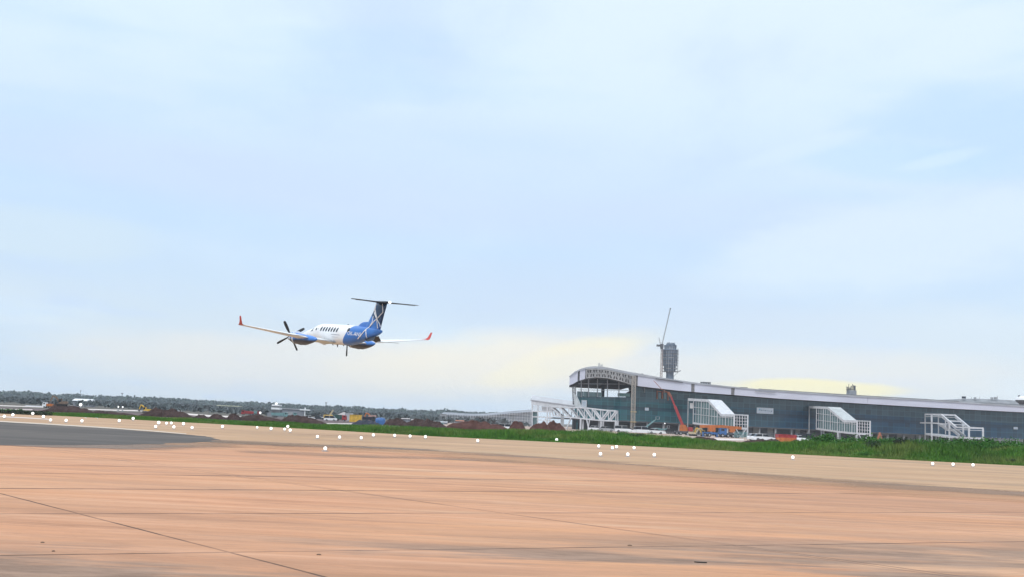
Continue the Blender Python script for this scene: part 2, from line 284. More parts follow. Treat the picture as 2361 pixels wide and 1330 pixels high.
# ------------------------------------------------------------------ mesh helpers
class MB:
    def __init__(s): s.v = []; s.f = []
    def add(s, vs, fs):
        o = len(s.v); s.v += [tuple(p) for p in vs]; s.f += [tuple(i+o for i in f) for f in fs]; return s
    def box(s, c, d, rz=0.0, R=None):
        hx, hy, hz = d[0]/2, d[1]/2, d[2]/2; c = Vector(c)
        M = R if R is not None else Matrix.Rotation(rz, 3, 'Z')
        vs = [c+M@Vector((sx*hx, sy*hy, sz*hz)) for sx in (-1, 1) for sy in (-1, 1) for sz in (-1, 1)]
        return s.add(vs, [(0, 1, 3, 2), (4, 6, 7, 5), (0, 4, 5, 1), (2, 3, 7, 6), (0, 2, 6, 4), (1, 5, 7, 3)])
    def bar(s, a, b, w, h=None):
        a = Vector(a); b = Vector(b); d = b-a
        if d.length < 1e-6: return s
        h = h or w; up = Vector((0, 0, 1)) if abs(d.normalized().z) < .95 else Vector((0, 1, 0))
        x = d.normalized(); y = up.cross(x).normalized(); z = x.cross(y)
        return s.box((a+b)/2, (d.length, w, h), R=Matrix((x, y, z)).transposed())
    def tube(s, pts, rs, n=8, cap=True):
        pts = [Vector(p) for p in pts]; rings = []
        for i, p in enumerate(pts):
            d = (pts[min(i+1, len(pts)-1)]-pts[max(i-1, 0)]).normalized()
            up = Vector((0, 0, 1)) if abs(d.z) < .95 else Vector((1, 0, 0))
            x = up.cross(d).normalized(); y = d.cross(x); r = rs[i] if hasattr(rs, '__len__') else rs
            rings.append([p+(x*math.cos(t)+y*math.sin(t))*r for t in [2*math.pi*j/n for j in range(n)]])
        return s.loft(rings, cap)
    def loft(s, rings, cap=True, closed=True):
        n = len(rings[0]); vs = [p for r in rings for p in r]; fs = []
        for i in range(len(rings)-1):
            for j in range(n if closed else n-1):
                a = i*n+j; b = i*n+(j+1) % n; fs.append((a, b, b+n, a+n))
        if cap and closed: fs.append(tuple(range(n-1, -1, -1))); fs.append(tuple((len(rings)-1)*n+j for j in range(n)))
        return s.add(vs, fs)
    def prism(s, poly, vec):
        n = len(poly); v = Vector(vec); a = [Vector(p) for p in poly]; b = [p+v for p in a]
        return s.add(a+b, [tuple(range(n-1, -1, -1)), tuple(range(n, 2*n))]+[(i, (i+1) % n, (i+1) % n+n, i+n) for i in range(n)])
    def ell(s, c, r, nu=10, nv=6, top=False):
        c = Vector(c); rings = []
        for i in range(nv+1):
            t = (math.pi*.5 if top else math.pi)*i/nv; q = max(math.sin(t), .001)
            rings.append([c+Vector((r[0]*q*math.cos(a), r[1]*q*math.sin(a), r[2]*math.cos(t))) for a in [2*math.pi*j/nu for j in range(nu)]])
        return s.loft(rings, True)
    def build(s, name, material, parent=None, world=False, smooth=False):
        me = bpy.data.meshes.new(name)
        vs = s.v
        if world and parent is not None:
            inv = parent_matrix(parent).inverted(); vs = [tuple(inv@Vector(p)) for p in vs]
        me.from_pydata(vs, [], s.f); me.update()
        bm = bmesh.new(); bm.from_mesh(me); bmesh.ops.recalc_face_normals(bm, faces=bm.faces); bm.to_mesh(me); bm.free()
        if smooth: me.shade_smooth()
        me.materials.append(material)
        o = bpy.data.objects.new(name, me); COL.objects.link(o); o.parent = parent; return o
def parent_matrix(o):
    m_ = Matrix.Translation(o.location)@o.rotation_euler.to_matrix().to_4x4()
    return (parent_matrix(o.parent)@m_) if o.parent else m_
def tag(o, label=None, cat=None, group=None, kind=None):
    if label: o['label'] = label
    if cat: o['category'] = cat
    if group: o['group'] = group
    if kind: o['kind'] = kind
    return o
def thing(name, label, cat, loc=(0, 0, 0), rz=0.0, group=None):
    o = bpy.data.objects.new(name, None); COL.objects.link(o); o.location = loc; o.rotation_euler = (0, 0, rz)
    o.empty_display_size = .5
    return tag(o, label, cat, group)
def children(o): return [c_ for c_ in COL.objects if c_.parent == o]
def copy_tree(o, loc=None, rz=None, label=None, parent=None, sc=None):
    c_ = o.copy(); COL.objects.link(c_); c_.parent = parent
    if loc is not None: c_.location = loc
    if rz is not None: c_.rotation_euler = (0, 0, rz)
    if sc is not None: c_.scale = sc
    if label: c_['label'] = label
    for ch in children(o): copy_tree(ch, parent=c_)
    return c_
def sheet(name, pts, material, z, kind='structure'):
    o = MB().add([(p[0], p[1], z) for p in pts], [tuple(range(len(pts)))]).build(name, material); o['kind'] = kind
    return o
def gnd(l): return [tuple(G(*p)) for p in l]

# ------------------------------------------------------------------ ground and pavements
sheet('ground', [(-6000, -400, 0), (6000, -400, 0), (6000, 6000, 0), (-6000, 6000, 0)], scrub_m, 0)
EDGE = [(-260, 946), (0, 952), (100, 956), (260, 964), (520, 977.5), (780, 992), (1000, 1005), (1250, 1017), (1500, 1029), (1730, 1041), (1960, 1053), (2361, 1073), (2620, 1087), (3400, 1126)]
edge = [G(*p) for p in EDGE]
GREY = [(-300, 1002), (160, 1006), (590, 1022), (900, 1035), (1200, 1050), (1500, 1078), (1850, 1110), (2361, 1139), (2700, 1160), (3400, 1200)]
grey = [G(*p) for p in GREY]
sheet('apron', [(p.x, p.y) for p in edge]+[(130, 20), (130, -40), (-120, -40), (-120, 60)], apron_m, .004)
sheet('shoulder', [(p.x, p.y) for p in edge]+[(p.x, p.y) for p in reversed(grey)], shoulder_m, .008)
seam_m = mat('dark dirt', (.16, .11, .08), .9, var=.35, vscale=6)
def soft_strip(name, line, half, col, z, k_=1.0, seed=0):
    # a stained band lying on the pavement, ragged and thinning out to both sides
    mb = MB(); ts = []; n = 120
    def at(t):
        t = min(max(t, 0), len(line)-1.0001); q = int(t); return line[q].lerp(line[q+1], t-q)
    def sm(t): return (at(t-.8)+at(t-.4)+at(t)*2+at(t+.4)+at(t+.8))/6
    for i in range(n):
        t = i/(n-1)*(len(line)-1); p = sm(t); d = (sm(t+.3)-sm(t-.3)).normalized(); nn = Vector((-d.y, d.x, 0))
        for jx in range(5): mb.v.append(tuple(Vector((p.x, p.y, z))+nn*half*(jx-2)/2)); ts.append((1-abs(jx-2)/2)*min(1, i/14, (n-1-i)/14)-(.8 if i in (0, n-1) else 0))
    for i in range(n-1):
        for jx in range(4): a = i*5+jx; mb.f.append((a, a+1, a+6, a+5))
    nt_ = NT(name+' stain'); at_ = nt_.n('ShaderNodeAttribute', attribute_name='soft'); v = nt_.obj()
    f1 = nt_.noise(v, .35, 6, .7, scl=(.25, 1, 1), loc=(seed, 0, 0)); f2 = nt_.noise(v, .05, 4, .6, loc=(0, seed, 0))
    al = nt_.ma('MULTIPLY', nt_.ma('MULTIPLY', nt_.ramp(nt_.ma('ADD', f1, nt_.ma('MULTIPLY', at_.outputs['Fac'], .42)), .62, .86), nt_.ramp(f2, .30, .55)), k_)
    nt_.b.inputs['Base Color'].default_value = (*col, 1); nt_.b.inputs['Roughness'].default_value = .9; nt_.b.inputs['Specular IOR Level'].default_value = .1; nt_.l(al, nt_.b.inputs['Alpha'])
    o_ = mb.build(name, nt_.m); at2 = o_.data.attributes.new('soft', 'FLOAT', 'POINT'); at2.data.foreach_set('value', ts); o_['kind'] = 'structure'; return o_
soft_strip('shoulder_stain', grey[1:], 4.5, (.26, .19, .15), .012, .85, 3)
soft_strip('shoulder_edge_stain', [p+Vector((0, -3.5, 0)) for p in grey], 7, (.50, .30, .185), .014, .7, 9)
soft_strip('asphalt_border_stain', [G(*q) for q in ((-200, 1026), (150, 1027), (300, 1026), (420, 1023), (520, 1017), (640, 1022), (900, 1034), (1150, 1046))], 5, (.24, .19, .16), .0135, .8, 5)
soft_strip('tyre_stain', [G(*q) for q in ((430, 1035), (700, 1046), (1000, 1056), (1400, 1068), (1900, 1108), (2361, 1128))], 3.2, (.30, .22, .17), .0125, .7, 14)
AP = gnd([(-260, 964), (0, 972), (120, 979), (250, 987), (340, 993.5), (430, 1001), (485, 1007), (506, 1011.5), (497, 1015.5), (460, 1019), (400, 1022), (300, 1024), (150, 1025.5), (0, 1025.5), (-260, 1024)])
ap2 = []
for i in range(len(AP)):
    a, b = Vector(AP[i]), Vector(AP[(i+1) % len(AP)]); n = max(1, int((b-a).length/.8))
    for q in range(n): p = a.lerp(b, q/n); ap2.append((p.x+.9*noise.noise(p*.5), p.y+.45*noise.noise(p*.7+Vector((9, 0, 0)))+.2*noise.noise(p*2), 0))
sheet('asphalt_patch', ap2, asphalt_m, .016)
line_m = mat('faded pale line', (.55, .46, .37), .7, var=.2, vscale=.4)
sheet('edge_line', gnd([(-200, 962.5), (0, 969.5), (120, 976.5), (250, 984.5), (340, 991), (430, 999), (430, 1000.5), (340, 993), (250, 986.8), (120, 978.8), (0, 971.8), (-200, 964.5)]), line_m, .020)
sheet('guide_line', gnd([(-200, 956), (0, 958.8), (60, 961.6), (112, 965), (112, 967), (60, 963.8), (0, 961), (-200, 958)]), mat('pinkish white line', (.6, .5, .44), .7), .024)
# yard behind the grass and pale site roads
yard = [GY(985.5, 130), GY(1100, 128), GY(1500, 126), GY(2000, 124), GY(3300, 115), GY(3300, 640), GY(1200, 640), GY(1010, 420)]
mud_m = mat('muddy worked ground', (.15, .115, .115), .95, var=.5, vscale=.06, spec=.1)
muddy = [GY(-120, 148), GY(300, 145), GY(700, 135), GY(985, 130), GY(985, 420), GY(700, 300), GY(300, 240), GY(-120, 225)]
sheet('muddy_ground', [(p.x, p.y) for p in muddy], mud_m, .004)
sheet('construction_yard', [(p.x, p.y) for p in yard], yard_m, .004)
road_m = mat('pale site road', (.62, .55, .52), .85, var=.2, vscale=.1)
for q in ([(-150, 937), (0, 941), (75, 942.8), (75, 944.2), (0, 943), (-150, 939)], [(-60, 931), (54, 934.8), (125, 937.5), (125, 939.2), (54, 936.6), (-60, 933)], [(160, 940), (240, 942.5), (310, 944.5), (345, 947.2), (310, 946.8), (240, 944.8), (160, 942)],
          [(420, 951), (500, 957), (560, 958.5), (560, 960.5), (500, 961), (420, 954)], [(740, 974.2), (815, 975), (815, 977.5), (740, 976.2)], [(870, 978.5), (955, 981), (955, 983.4), (870, 980.6)], [(1000, 984.5), (1065, 986.4), (1065, 988.4), (1000, 986.8)],
          [(1570, 1007.5), (1640, 1009), (1715, 1011), (1715, 1014), (1640, 1013.4), (1570, 1010.2)], [(1735, 1013), (1890, 1018), (1880, 1021.6), (1735, 1016)], [(1480, 1003.4), (1504, 1004), (1504, 1005.6), (1480, 1005)]):
    sheet('site_road', gnd(q), road_m, .008)

# ------------------------------------------------------------------ verge, grass, bushes
def epos(px, back):                                   # point 'back' metres behind the pavement edge on column px
    ys = np.interp(px, [e[0] for e in EDGE], [e[1] for e in EDGE]); p = G(px, ys); return GY(px, p.y+back)
def vh(px): return float(np.interp(px, [-260, 0, 250, 520, 1000, 1300, 1500, 1700, 1900, 2100, 2361, 2620], [.10, .10, .13, .15, .38, .62, .62, .42, .72, 1.08, 1.1, 1.1]))
def vdepth(px): return float(np.interp(px, [-260, 300, 1000, 1500, 1700, 2600], [12, 14, 26, 28, 20, 24]))
def vz(px, b):
    D = vdepth(px); t = min(max(b/5.5, 0), 1); u = min(max((D-b)/5, 0), 1)
    n = noise.noise(Vector((px*.02, b*.12, 1)))*.35+1
    return vh(px)*(t*t*(3-2*t))*(u*u*(3-2*u))*n+.012
mb = MB(); rows = []
pxs = np.arange(-240, 3400, 12)
for px in pxs: rows.append([Vector((*epos(px, b)[:2], vz(px, b) if 0 < i < 12 else -.05)) for i, b in enumerate(np.linspace(-.05, 1, 13)*vdepth(px)*1.0)])
mb.loft(rows, False, closed=False); o = mb.build('verge', verge_m, smooth=True); o['kind'] = 'structure'
def mesh_np(name, verts, nper, material, parent=None):
    n = len(verts); nf = n//nper; me = bpy.data.meshes.new(name)
    me.vertices.add(n); me.vertices.foreach_set('co', np.asarray(verts, np.float32).ravel())
    me.loops.add(n); me.loops.foreach_set('vertex_index', np.arange(n, dtype=np.int32))
    me.polygons.add(nf); me.polygons.foreach_set('loop_start', np.arange(0, n, nper, dtype=np.int32))
    try: me.polygons.foreach_set('loop_total', np.full(nf, nper, np.int32))
    except Exception: pass
    me.update(calc_edges=True); me.materials.append(material)
    o_ = bpy.data.objects.new(name, me); COL.objects.link(o_); o_.parent = parent; return o_
def blades(cx, cy, cz, h, wdt, lean):
    n = len(cx); a = rng.uniform(0, math.pi, n); dx = np.cos(a)*wdt/2; dy = np.sin(a)*wdt/2
    la = rng.uniform(0, 2*math.pi, n); tx = cx+np.cos(la)*lean*h; ty = cy+np.sin(la)*lean*h
    V = np.empty((n, 3, 3)); V[:, 0] = np.stack([cx-dx, cy-dy, cz-.03], -1); V[:, 1] = np.stack([cx+dx, cy+dy, cz-.03], -1); V[:, 2] = np.stack([tx, ty, cz+h], -1)
    return V.reshape(-1, 3)
NB = 170000
px = np.where(rng.random(NB) < .88, rng.uniform(-150, 2480, NB), rng.uniform(2480, 3350, NB)); bb = rng.random(NB)**1.5
cxs = np.empty(NB); cys = np.empty(NB); czs = np.empty(NB); hh = np.empty(NB)
for i in range(NB):
    D = vdepth(px[i]); b = bb[i]*D+.02; p = epos(px[i], b) if i % 1 == 0 else p
    cl = .55+.9*max(0, noise.noise(Vector((p.x*.16, p.y*.16, 0)))+.35)
    cxs[i] = p.x; cys[i] = p.y; czs[i] = vz(px[i], b); ramp_ = min(1, .35+b/3)
    hh[i] = (.22+.30*vh(px[i]))*cl*ramp_*random.uniform(.6, 1.25)
g_ = mesh_np('grass', blades(cxs, cys, czs, hh, rng.uniform(.05, .14, NB), rng.uniform(.1, .8, NB)), 3, grass_m)
tag(g_, kind='stuff')
def leaf_cloud(n, rad, flat=1.0, size=.12, gaps=True, seed=0, clumps=14):
    """leaf quads gathered in clumps through the crown's volume"""
    r = np.random.default_rng(seed); cl = r.normal(size=(clumps, 3)); cl /= np.linalg.norm(cl, axis=1)[:, None]
    cl *= (r.random((clumps, 1))**.5)*np.array([rad, rad, rad*flat])*.75; cl[:, 2] = np.abs(cl[:, 2])*1.0
    k_ = r.integers(0, clumps, n); cs = r.uniform(.22, .42, clumps)[k_][:, None]*rad
    p = cl[k_]+r.normal(size=(n, 3))*cs*.55; p[:, 2] = np.abs(p[:, 2])
    u = r.normal(size=(n, 3)); u /= np.linalg.norm(u, axis=1)[:, None]; v = np.cross(u, r.normal(size=(n, 3))); v /= np.linalg.norm(v, axis=1)[:, None]
    s = (size*r.uniform(.6, 1.4, n))[:, None]
    V = np.empty((n, 4, 3)); V[:, 0] = p-u*s; V[:, 1] = p+v*s*.6; V[:, 2] = p+u*s; V[:, 3] = p-v*s*.6
    return V.reshape(-1, 3)
def bush(name_mat, seed, n=3800, rad=1.0, flat=.9, size=.055):
    t = thing('bush', None, 'bush', (0, 0, 0))
    mesh_np('foliage', leaf_cloud(n, rad, flat, size, seed=seed), 4, name_mat, t)
    mb = MB(); r = random.Random(seed)
    for i in range(7):
        a = r.uniform(0, 6.28); e = Vector((math.cos(a)*rad*.6, math.sin(a)*rad*.6, rad*flat*r.uniform(.5, .9)))
        mb.tube([(math.cos(a)*.05, math.sin(a)*.05, -.1), e*.5+Vector((0, 0, .1)), e], [.03, .02, .008], 5)
    mb.build('stem', bark_m, t); return t
bp = [bush(bush_m, 11), bush(bush_m, 12, flat=.7), bush(bush_m, 13, flat=1.1), bush(dbush_m, 14, flat=.8)]
BUSH = [(1868, 7, 1.0, 0, 'low round green bush at the left end of the thick bushes on the right'), (1905, 11, 1.35, 2, 'bright green bush standing before the second gantry from the right'), (1945, 8, 1.15, 1, 'spreading green bush below the end posts of the second gantry from the right'),
        (1985, 12, 1.45, 0, 'tall loose bush beside the end posts of the second gantry from the right'), (2012, 5, .95, 3, 'small dark bush low at the front of the thicket on the right'), (2045, 10, 1.3, 1, 'broad bush before the pale ground floor wall right of the tilted orange steel'),
        (2090, 6, 1.05, 3, 'dark bush at the front of the thicket, left of the bare frame gantry'), (2118, 13, 1.3, 2, 'green bush at the foot of the bare frame gantry, left side'), (2160, 9, 1.25, 0, 'green bush under the stair of the bare frame gantry'), (2205, 11, 1.45, 1, 'full bush below the middle posts of the bare frame gantry'),
        (2240, 7, 1.3, 0, 'rounded bush in front of the corner leg of the bare frame gantry'), (2278, 12, 1.5, 2, 'tall bush just right of the bare frame gantry'), (2318, 8, 1.35, 1, 'wide leafy bush second from the right frame edge'), (2352, 11, 1.5, 0, 'big leafy bush at the right frame edge'),
        (1470, 9, .75, 3, 'low dark bush in the grass left of the four paired lamps'), (1440, 14, .9, 1, 'green bush in the grass below the hoist mast'), (1335, 9, .4, 3, 'tiny dark tuft in the grass right of the tall lone lamp'), (1560, 10, .7, 3, 'low dark bush in the grass before the red crane'),
        (1140, 1.0, .28, 3, 'tiny dark tuft on the pavement edge left of centre'), (12, 16, .8, 1, 'small green bush behind the hedge at the left frame edge'), (38, 15, .75, 0, 'small green bush second from the left frame edge'), (1995, 1.6, .5, 1, 'small low bush at the pavement edge right of centre'), (2330, 1.5, .45, 3, 'dark low clump at the pavement edge at far right')]
used = set()
for (bx, back, sc, ty, lab) in BUSH:
    p = epos(bx, back); z = max(0, vz(bx, back)); loc = (p.x, p.y, z-.05); s3 = (sc*1.35, sc*1.35, sc*.95)
    if ty not in used:
        used.add(ty); o = bp[ty]; o.location = loc; o.scale = s3; o['label'] = lab; o.rotation_euler = (0, 0, bx)
    else: o = copy_tree(bp[ty], loc, bx, lab, sc=s3)
    o['group'] = 'bushes in the grass strip'
# dark hedge at the far left behind the pavement edge
def hedge(px0, px1, Y, h, name_label):
    a, b = GY(px0, Y), GY(px1, Y); t = thing('hedge', name_label, 'hedge', (a+b)/2)
    n = int((b-a).length*260); r = rng.random(n); p = np.array(a)[None]+(np.array(b)-np.array(a))[None]*r[:, None]
    p[:, 1] += rng.normal(size=n)*.8; p[:, 2] = rng.random(n)**.6*h*(.75+.35*np.sin(r*31)+.2*np.sin(r*77)); p -= np.array((a+b)/2)
    u = rng.normal(size=(n, 3)); u /= np.linalg.norm(u, axis=1)[:, None]; v = rng.normal(size=(n, 3)); v /= np.linalg.norm(v, axis=1)[:, None]
    s = .13; V = np.empty((n, 4, 3)); V[:, 0] = p-u*s; V[:, 1] = p+v*s*.7; V[:, 2] = p+u*s; V[:, 3] = p-v*s*.7
    mesh_np('foliage', V.reshape(-1, 3), 4, dbush_m, t)
    mb = MB()
    q = a-(a+b)/2; e = b-(a+b)/2; mb.tube([q, q.lerp(e, .5)+Vector((0, 0, h*.3)), e], [.03, .03, .01], 5)
    mb.build('stem', bark_m, t)
hedge(-60, 72, 130.2, .42, 'long dark green hedge behind the pavement at the left frame edge')
hedge(72, 112, 130.6, .46, 'short blue grey hedge left of the earth mound with the excavator')

# ------------------------------------------------------------------ earth mounds
def mound(px0, px1, ytop, Y, label, material=soil_m, peak=.5, seed=0, lump=.35, dep=.55):
    a, b = GY(px0, Y), GY(px1, Y); rx = (b-a).length/2; ry = max(2.0, rx*dep); cpx = px0+(px1-px0)*peak
    H = P(cpx, ytop, Y).z; c0 = (a+b)/2
    t = MB(); n = 40; nv = 22; rings = []
    for j in range(nv+1):
        v = -1+2*j/nv; row = []
        for i in range(n+1):
            u = -1+2*i/n; us = u-(peak*2-1); k_ = (1-abs(us)/(1-(peak*2-1)*(1 if us > 0 else -1)))
            r2 = max(0, 1-v*v)
            z = H*max(0, min(1, k_*1.5))**.8*r2**.9
            z = z if k_ > 0 else 0
            q = Vector((u*rx*1.3+seed*7, v*ry*1.3, seed))
            z *= 1+lump*noise.noise(q*.5)+lump*.5*noise.noise(q*1.6); z += .10*noise.noise(q*3.1)*(1 if z > .1 else 0)
            row.append((u*rx, v*ry, max(z-.04, -.04)))
        rings.append(row)
    t.loft(rings, False, closed=False)
    o = t.build('earth_mound', material, smooth=False); o.location = c0; tag(o, label, 'earth mound', 'earth mounds behind the grass strip'); return o
MND = [(92, 218, 936, 178, 'long dark earth mound carrying the excavator at far left', soil_m, .62), (195, 320, 946, 172, 'low dark earth mound below the pair of white mast lamps', soil_m, .3), (322, 452, 942, 176, 'tall dark pointed earth mound beside the yellow excavator', soil_m, .42),
       (448, 482, 955, 172, 'small dark heap just right of the tall pointed earth mound', soil_m, .45), (478, 522, 953, 170, 'small steep dark heap left of the open pale roofed shed', soil_m, .5), (524, 556, 951, 172, 'narrow dark heap under the open pale roofed shed', soil_m, .4), (540, 665, 956, 174, 'broad dark earth mound in front of the red trucks', soil_m, .35),
       (640, 755, 958, 176, 'low dark earth mound right of the teal machines', soil_m, .35), (806, 888, 967, 165, 'blue black heap in front of the yellow container', greysoil_m, .4), (884, 950, 962, 200, 'dark earth mound directly right of the blue tank', soil_m, .25), (925, 1004, 966, 195, 'lower dark earth mound second right of the blue tank', soil_m, .55),
       (958, 1036, 968, 172, 'dark earth mound left of the long reddish one', soil_m, .5), (1008, 1190, 971, 178, 'long flat topped reddish earth mound left of the terminal', redsoil_m, .5), (1168, 1216, 970.5, 172, 'rounded reddish earth mound beside the white gantry wing', redsoil_m, .5), (1212, 1275, 975, 168, 'reddish earth mound under the left end of the white truss', redsoil_m, .55),
       (1245, 1312, 975, 170, 'reddish earth mound under the white truss, the right one of two', redsoil_m, .5), (1570, 1672, 1007, 138, 'low greenish brown soil bank in front of the orange machines', soil_m, .6), (1690, 1838, 1011, 134, 'dark brown soil bank in front of the white cars', soil_m, .45), (1800, 1890, 1016, 130, 'low greyish soil bank left of the thick green bushes', soil_m, .5),
       (112, 165, 930.5, 205, 'brown dug heap under the excavator arm at far left', soil_m, .6)]
for i, (a, b, y, Y, lab, mt, pk) in enumerate(MND): mound(a, b, y, Y, lab, mt, pk, i, dep=.4)

# ------------------------------------------------------------------ marker lamps
lamp_m = mat('glowing white lamp globe', (.9, .9, .88), .3, emit=(1, .99, .95), estr=1.1)
def marker(px, py, d_px, on=None):
    dist = G(px, py+d_px*.9).y if on is None else on
    p = P(px, py, dist); r = d_px/2*dist/FPX  # globe swelled to the width of the lamp's glare
    t = thing('marker_lamp', None, 'lamp', (p.x, p.y, 0), group='white marker lamps at the pavement edge')
    MB().ell((0, 0, p.z), (r, r, r), 12, 8).build('globe', lamp_m, t, smooth=True)
    MB().tube([(0, 0, 0), (0, 0, max(.05, p.z-r*.9))], .035, 6).tube([(0, 0, 0), (0, 0, .04)], .16, 10).build('stem', steel_m, t)
    return t
LAMPS = [(10, 958.5, 8), (29.7, 955, 8), (75.5, 952, 8), (100, 959, 8), (116.5, 967, 8), (152.5, 968, 8), (189, 969, 8), (275, 968.5, 8), (307, 963.5, 8), (366, 973, 9), (359, 982, 8), (384, 974.5, 7), (395, 974, 7), (401, 983, 8), (423, 975.5, 8), (443, 984.5, 8), (513, 982, 8),
         (593, 984, 6), (625, 986.5, 8), (656.5, 988, 7), (663.5, 982, 8), (669, 990.5, 8), (732, 1005, 8), (783, 1006.5, 8), (833, 1008, 8), (861, 1001.5, 8), (910, 1002.5, 8), (945.5, 1004, 8), (981, 1005.5, 8), (750, 1032.5, 10),
         (1101.5, 1014.5, 8), (1283.5, 1012.5, 8), (1380.5, 1027, 8), (1412, 1031, 8), (1421.5, 1028.5, 8), (1462, 1031, 8), (1384.5, 1045, 9), (1447.5, 1046, 9), (1508.5, 1047, 9), (1828, 1053, 9), (2150.5, 1067.5, 8), (2197.5, 1069, 8), (2243.5, 1070.5, 8)]
LAMPS.sort(key=lambda q: q[0])
SPECIAL = {750: 'largest and nearest glowing white marker lamp, alone on the tan pavement below the aeroplane', 1101.5: 'lone glowing white marker lamp on the pavement below the long reddish earth mound', 1283.5: 'glowing white marker lamp against the grass below the white truss', 1828: 'lone glowing white marker lamp on the pavement below the red skip'}
def ordi(n): return '%d%s' % (n, 'th' if 10 <= n % 100 <= 20 else {1: 'st', 2: 'nd', 3: 'rd'}.get(n % 10, 'th'))
for i, (x_, y_, d_) in enumerate(LAMPS):
    far = None
    t = marker(x_, y_, d_*.80)
    t['label'] = SPECIAL.get(x_, 'glowing white marker lamp at the pavement edge, %s from the left' % ordi(i+1))
def mast_lamp(px, py, Y, d_px, label, n=1):
    p = P(px, py, Y); r = d_px/2*Y/FPX; t = thing('lamp_mast', label, 'lamp post', (p.x, p.y, 0), group='lamps on masts behind the mounds')
    MB().ell((0, 0, p.z), (r, r, r), 10, 8).build('globe', lamp_m, t, smooth=True)
    MB().tube([(0, 0, 0), (0, 0, p.z-r)], [.12, .07], 8).box((0, 0, .1), (.5, .5, .2)).build('pole', steel_m, t)
mast_lamp(186, 932, 230, 7, 'white lamp on a mast over the long white roof at far left')
mast_lamp(273, 937, 260, 3.5, 'small white lamp on a mast, left one of the close pair'); mast_lamp(283, 937.3, 260, 3.5, 'small white lamp on a mast, right one of the close pair')
mast_lamp(600, 950.5, 300, 5, 'white lamp on a mast beside the red trucks'); mast_lamp(637, 930, 330, 6, 'white lamp on top of the tiered site tower')
mast_lamp(1533, 975, 365, 2.6, 'small white lamp on a mast before the dark glass left of the red boom')

# ------------------------------------------------------------------ far wood and scrub
def far_clumps(n, pxr, Yr, hr, rr, nleaf, sizek, hfun=None):
    out_ = []
    for i in range(n):
        pxi = random.uniform(*pxr); Y = math.sqrt(random.uniform(Yr[0]**2, Yr[1]**2)); c0 = GY(pxi, Y)
        h = random.uniform(*hr)*(hfun(pxi, Y) if hfun else 1); r = random.uniform(*rr); k_ = nleaf
        p = rng.normal(size=(k_, 3))*np.array([r*.55, r*.55, h*.22]); p[:, 2] += h*.68; p[:, 2] = np.clip(p[:, 2], .1, h*1.05); p += np.array([c0.x, c0.y, 0])
        u = rng.normal(size=(k_, 3)); u /= np.linalg.norm(u, axis=1)[:, None]; v = rng.normal(size=(k_, 3)); v /= np.linalg.norm(v, axis=1)[:, None]
        s = sizek*r*rng.uniform(.6, 1.3, (k_, 1)); V = np.empty((k_, 4, 3)); V[:, 0] = p-u*s; V[:, 1] = p+v*s*.8; V[:, 2] = p+u*s; V[:, 3] = p-v*s*.8
        out_.append(V.reshape(-1, 3))
    return np.concatenate(out_)
hf = lambda px_, Y: (.85+.25*noise.noise(Vector((px_*.012, Y*.002, 0))))
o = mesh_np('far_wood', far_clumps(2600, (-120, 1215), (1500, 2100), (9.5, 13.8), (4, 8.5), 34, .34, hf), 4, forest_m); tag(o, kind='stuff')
o = mesh_np('low_scrub', far_clumps(3600, (-120, 1215), (380, 1450), (1.0, 2.2), (1.4, 3.6), 26, .32, lambda a, Y: .4+Y/650), 4, leafm('hazed scrub leaves', (.085, .105, .11), (.10, .12, .12), (.105, .11, .12), .35)); tag(o, kind='stuff')  # scrub leaf colour lightened and blued to carry the distance haze
def tree(label, seed, loc, h, wd, copyof=None):
    if copyof: return copy_tree(copyof, loc, seed, label, sc=(wd, wd, h))
    t = thing('far_tree', label, 'tree', loc, group='trees standing above the far wood')
    r = random.Random(seed); mb = MB(); mb.tube([(0, 0, -.02), (.01, 0, .3), (-.01, .01, .62), (0, 0, .85)], [.035, .026, .018, .006], 7)
    for i in range(7):
        a = r.uniform(0, 6.28); z = r.uniform(.35, .7); mb.tube([(0, 0, z), (math.cos(a)*.2, math.sin(a)*.2, z+.12), (math.cos(a)*.34, math.sin(a)*.34, z+.2)], [.014, .009, .003], 5)
    mb.build('trunk', bark_m, t)
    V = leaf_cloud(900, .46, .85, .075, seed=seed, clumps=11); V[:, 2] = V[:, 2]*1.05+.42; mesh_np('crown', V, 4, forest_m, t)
    t.scale = (wd, wd, h); return t
TR = [(30, 904, 9), (52, 902, 9), (73, 903, 7), (84, 905.5, 5), (110, 905.5, 9), (142, 908, 8), (165, 908.5, 6), (232, 905.5, 14), (243, 908.5, 12), (265, 914, 6), (293, 912.5, 7), (312, 914.5, 12), (361, 916.5, 11), (386, 918.5, 5), (438, 918, 6), (464, 917.5, 8), (498, 920.5, 7), (516, 923, 7), (556, 927, 9),
      (597, 930, 5), (660, 930, 10), (686, 931, 8), (771, 940, 5), (816, 938, 5), (834, 939.5, 8), (867, 943, 4), (955, 946, 5), (1005, 947, 9), (1021, 948, 5)]
protos = []
for i, (x_, y_, w_) in enumerate(TR):
    Y = 1960+30*(i % 3); p = GY(x_, Y); H = P(x_, y_, Y).z; W = w_*Y/FPX*1.15
    lab = 'tree rising above the far wood, %s from the left' % ordi(i+1)
    if i < 3: protos.append(tree(lab, 50+i, p, H, W))
    else: tree(lab, i*1.3, p, H, W, protos[i % 3])
def pole(px, y0, Y, label, r=.35):
    p = P(px, y0, Y); t = thing('radio_mast', label, 'mast', (p.x, p.y, 0), group='masts above the far wood')
    MB().tube([(0, 0, 0), (0, 0, p.z)], [r, r*.6], 8).build('pole', darksteel_m, t); MB().box((0, 0, p.z*.97), (r*4, r*2.5, p.z*.05)).build('aerial', darksteel_m, t)
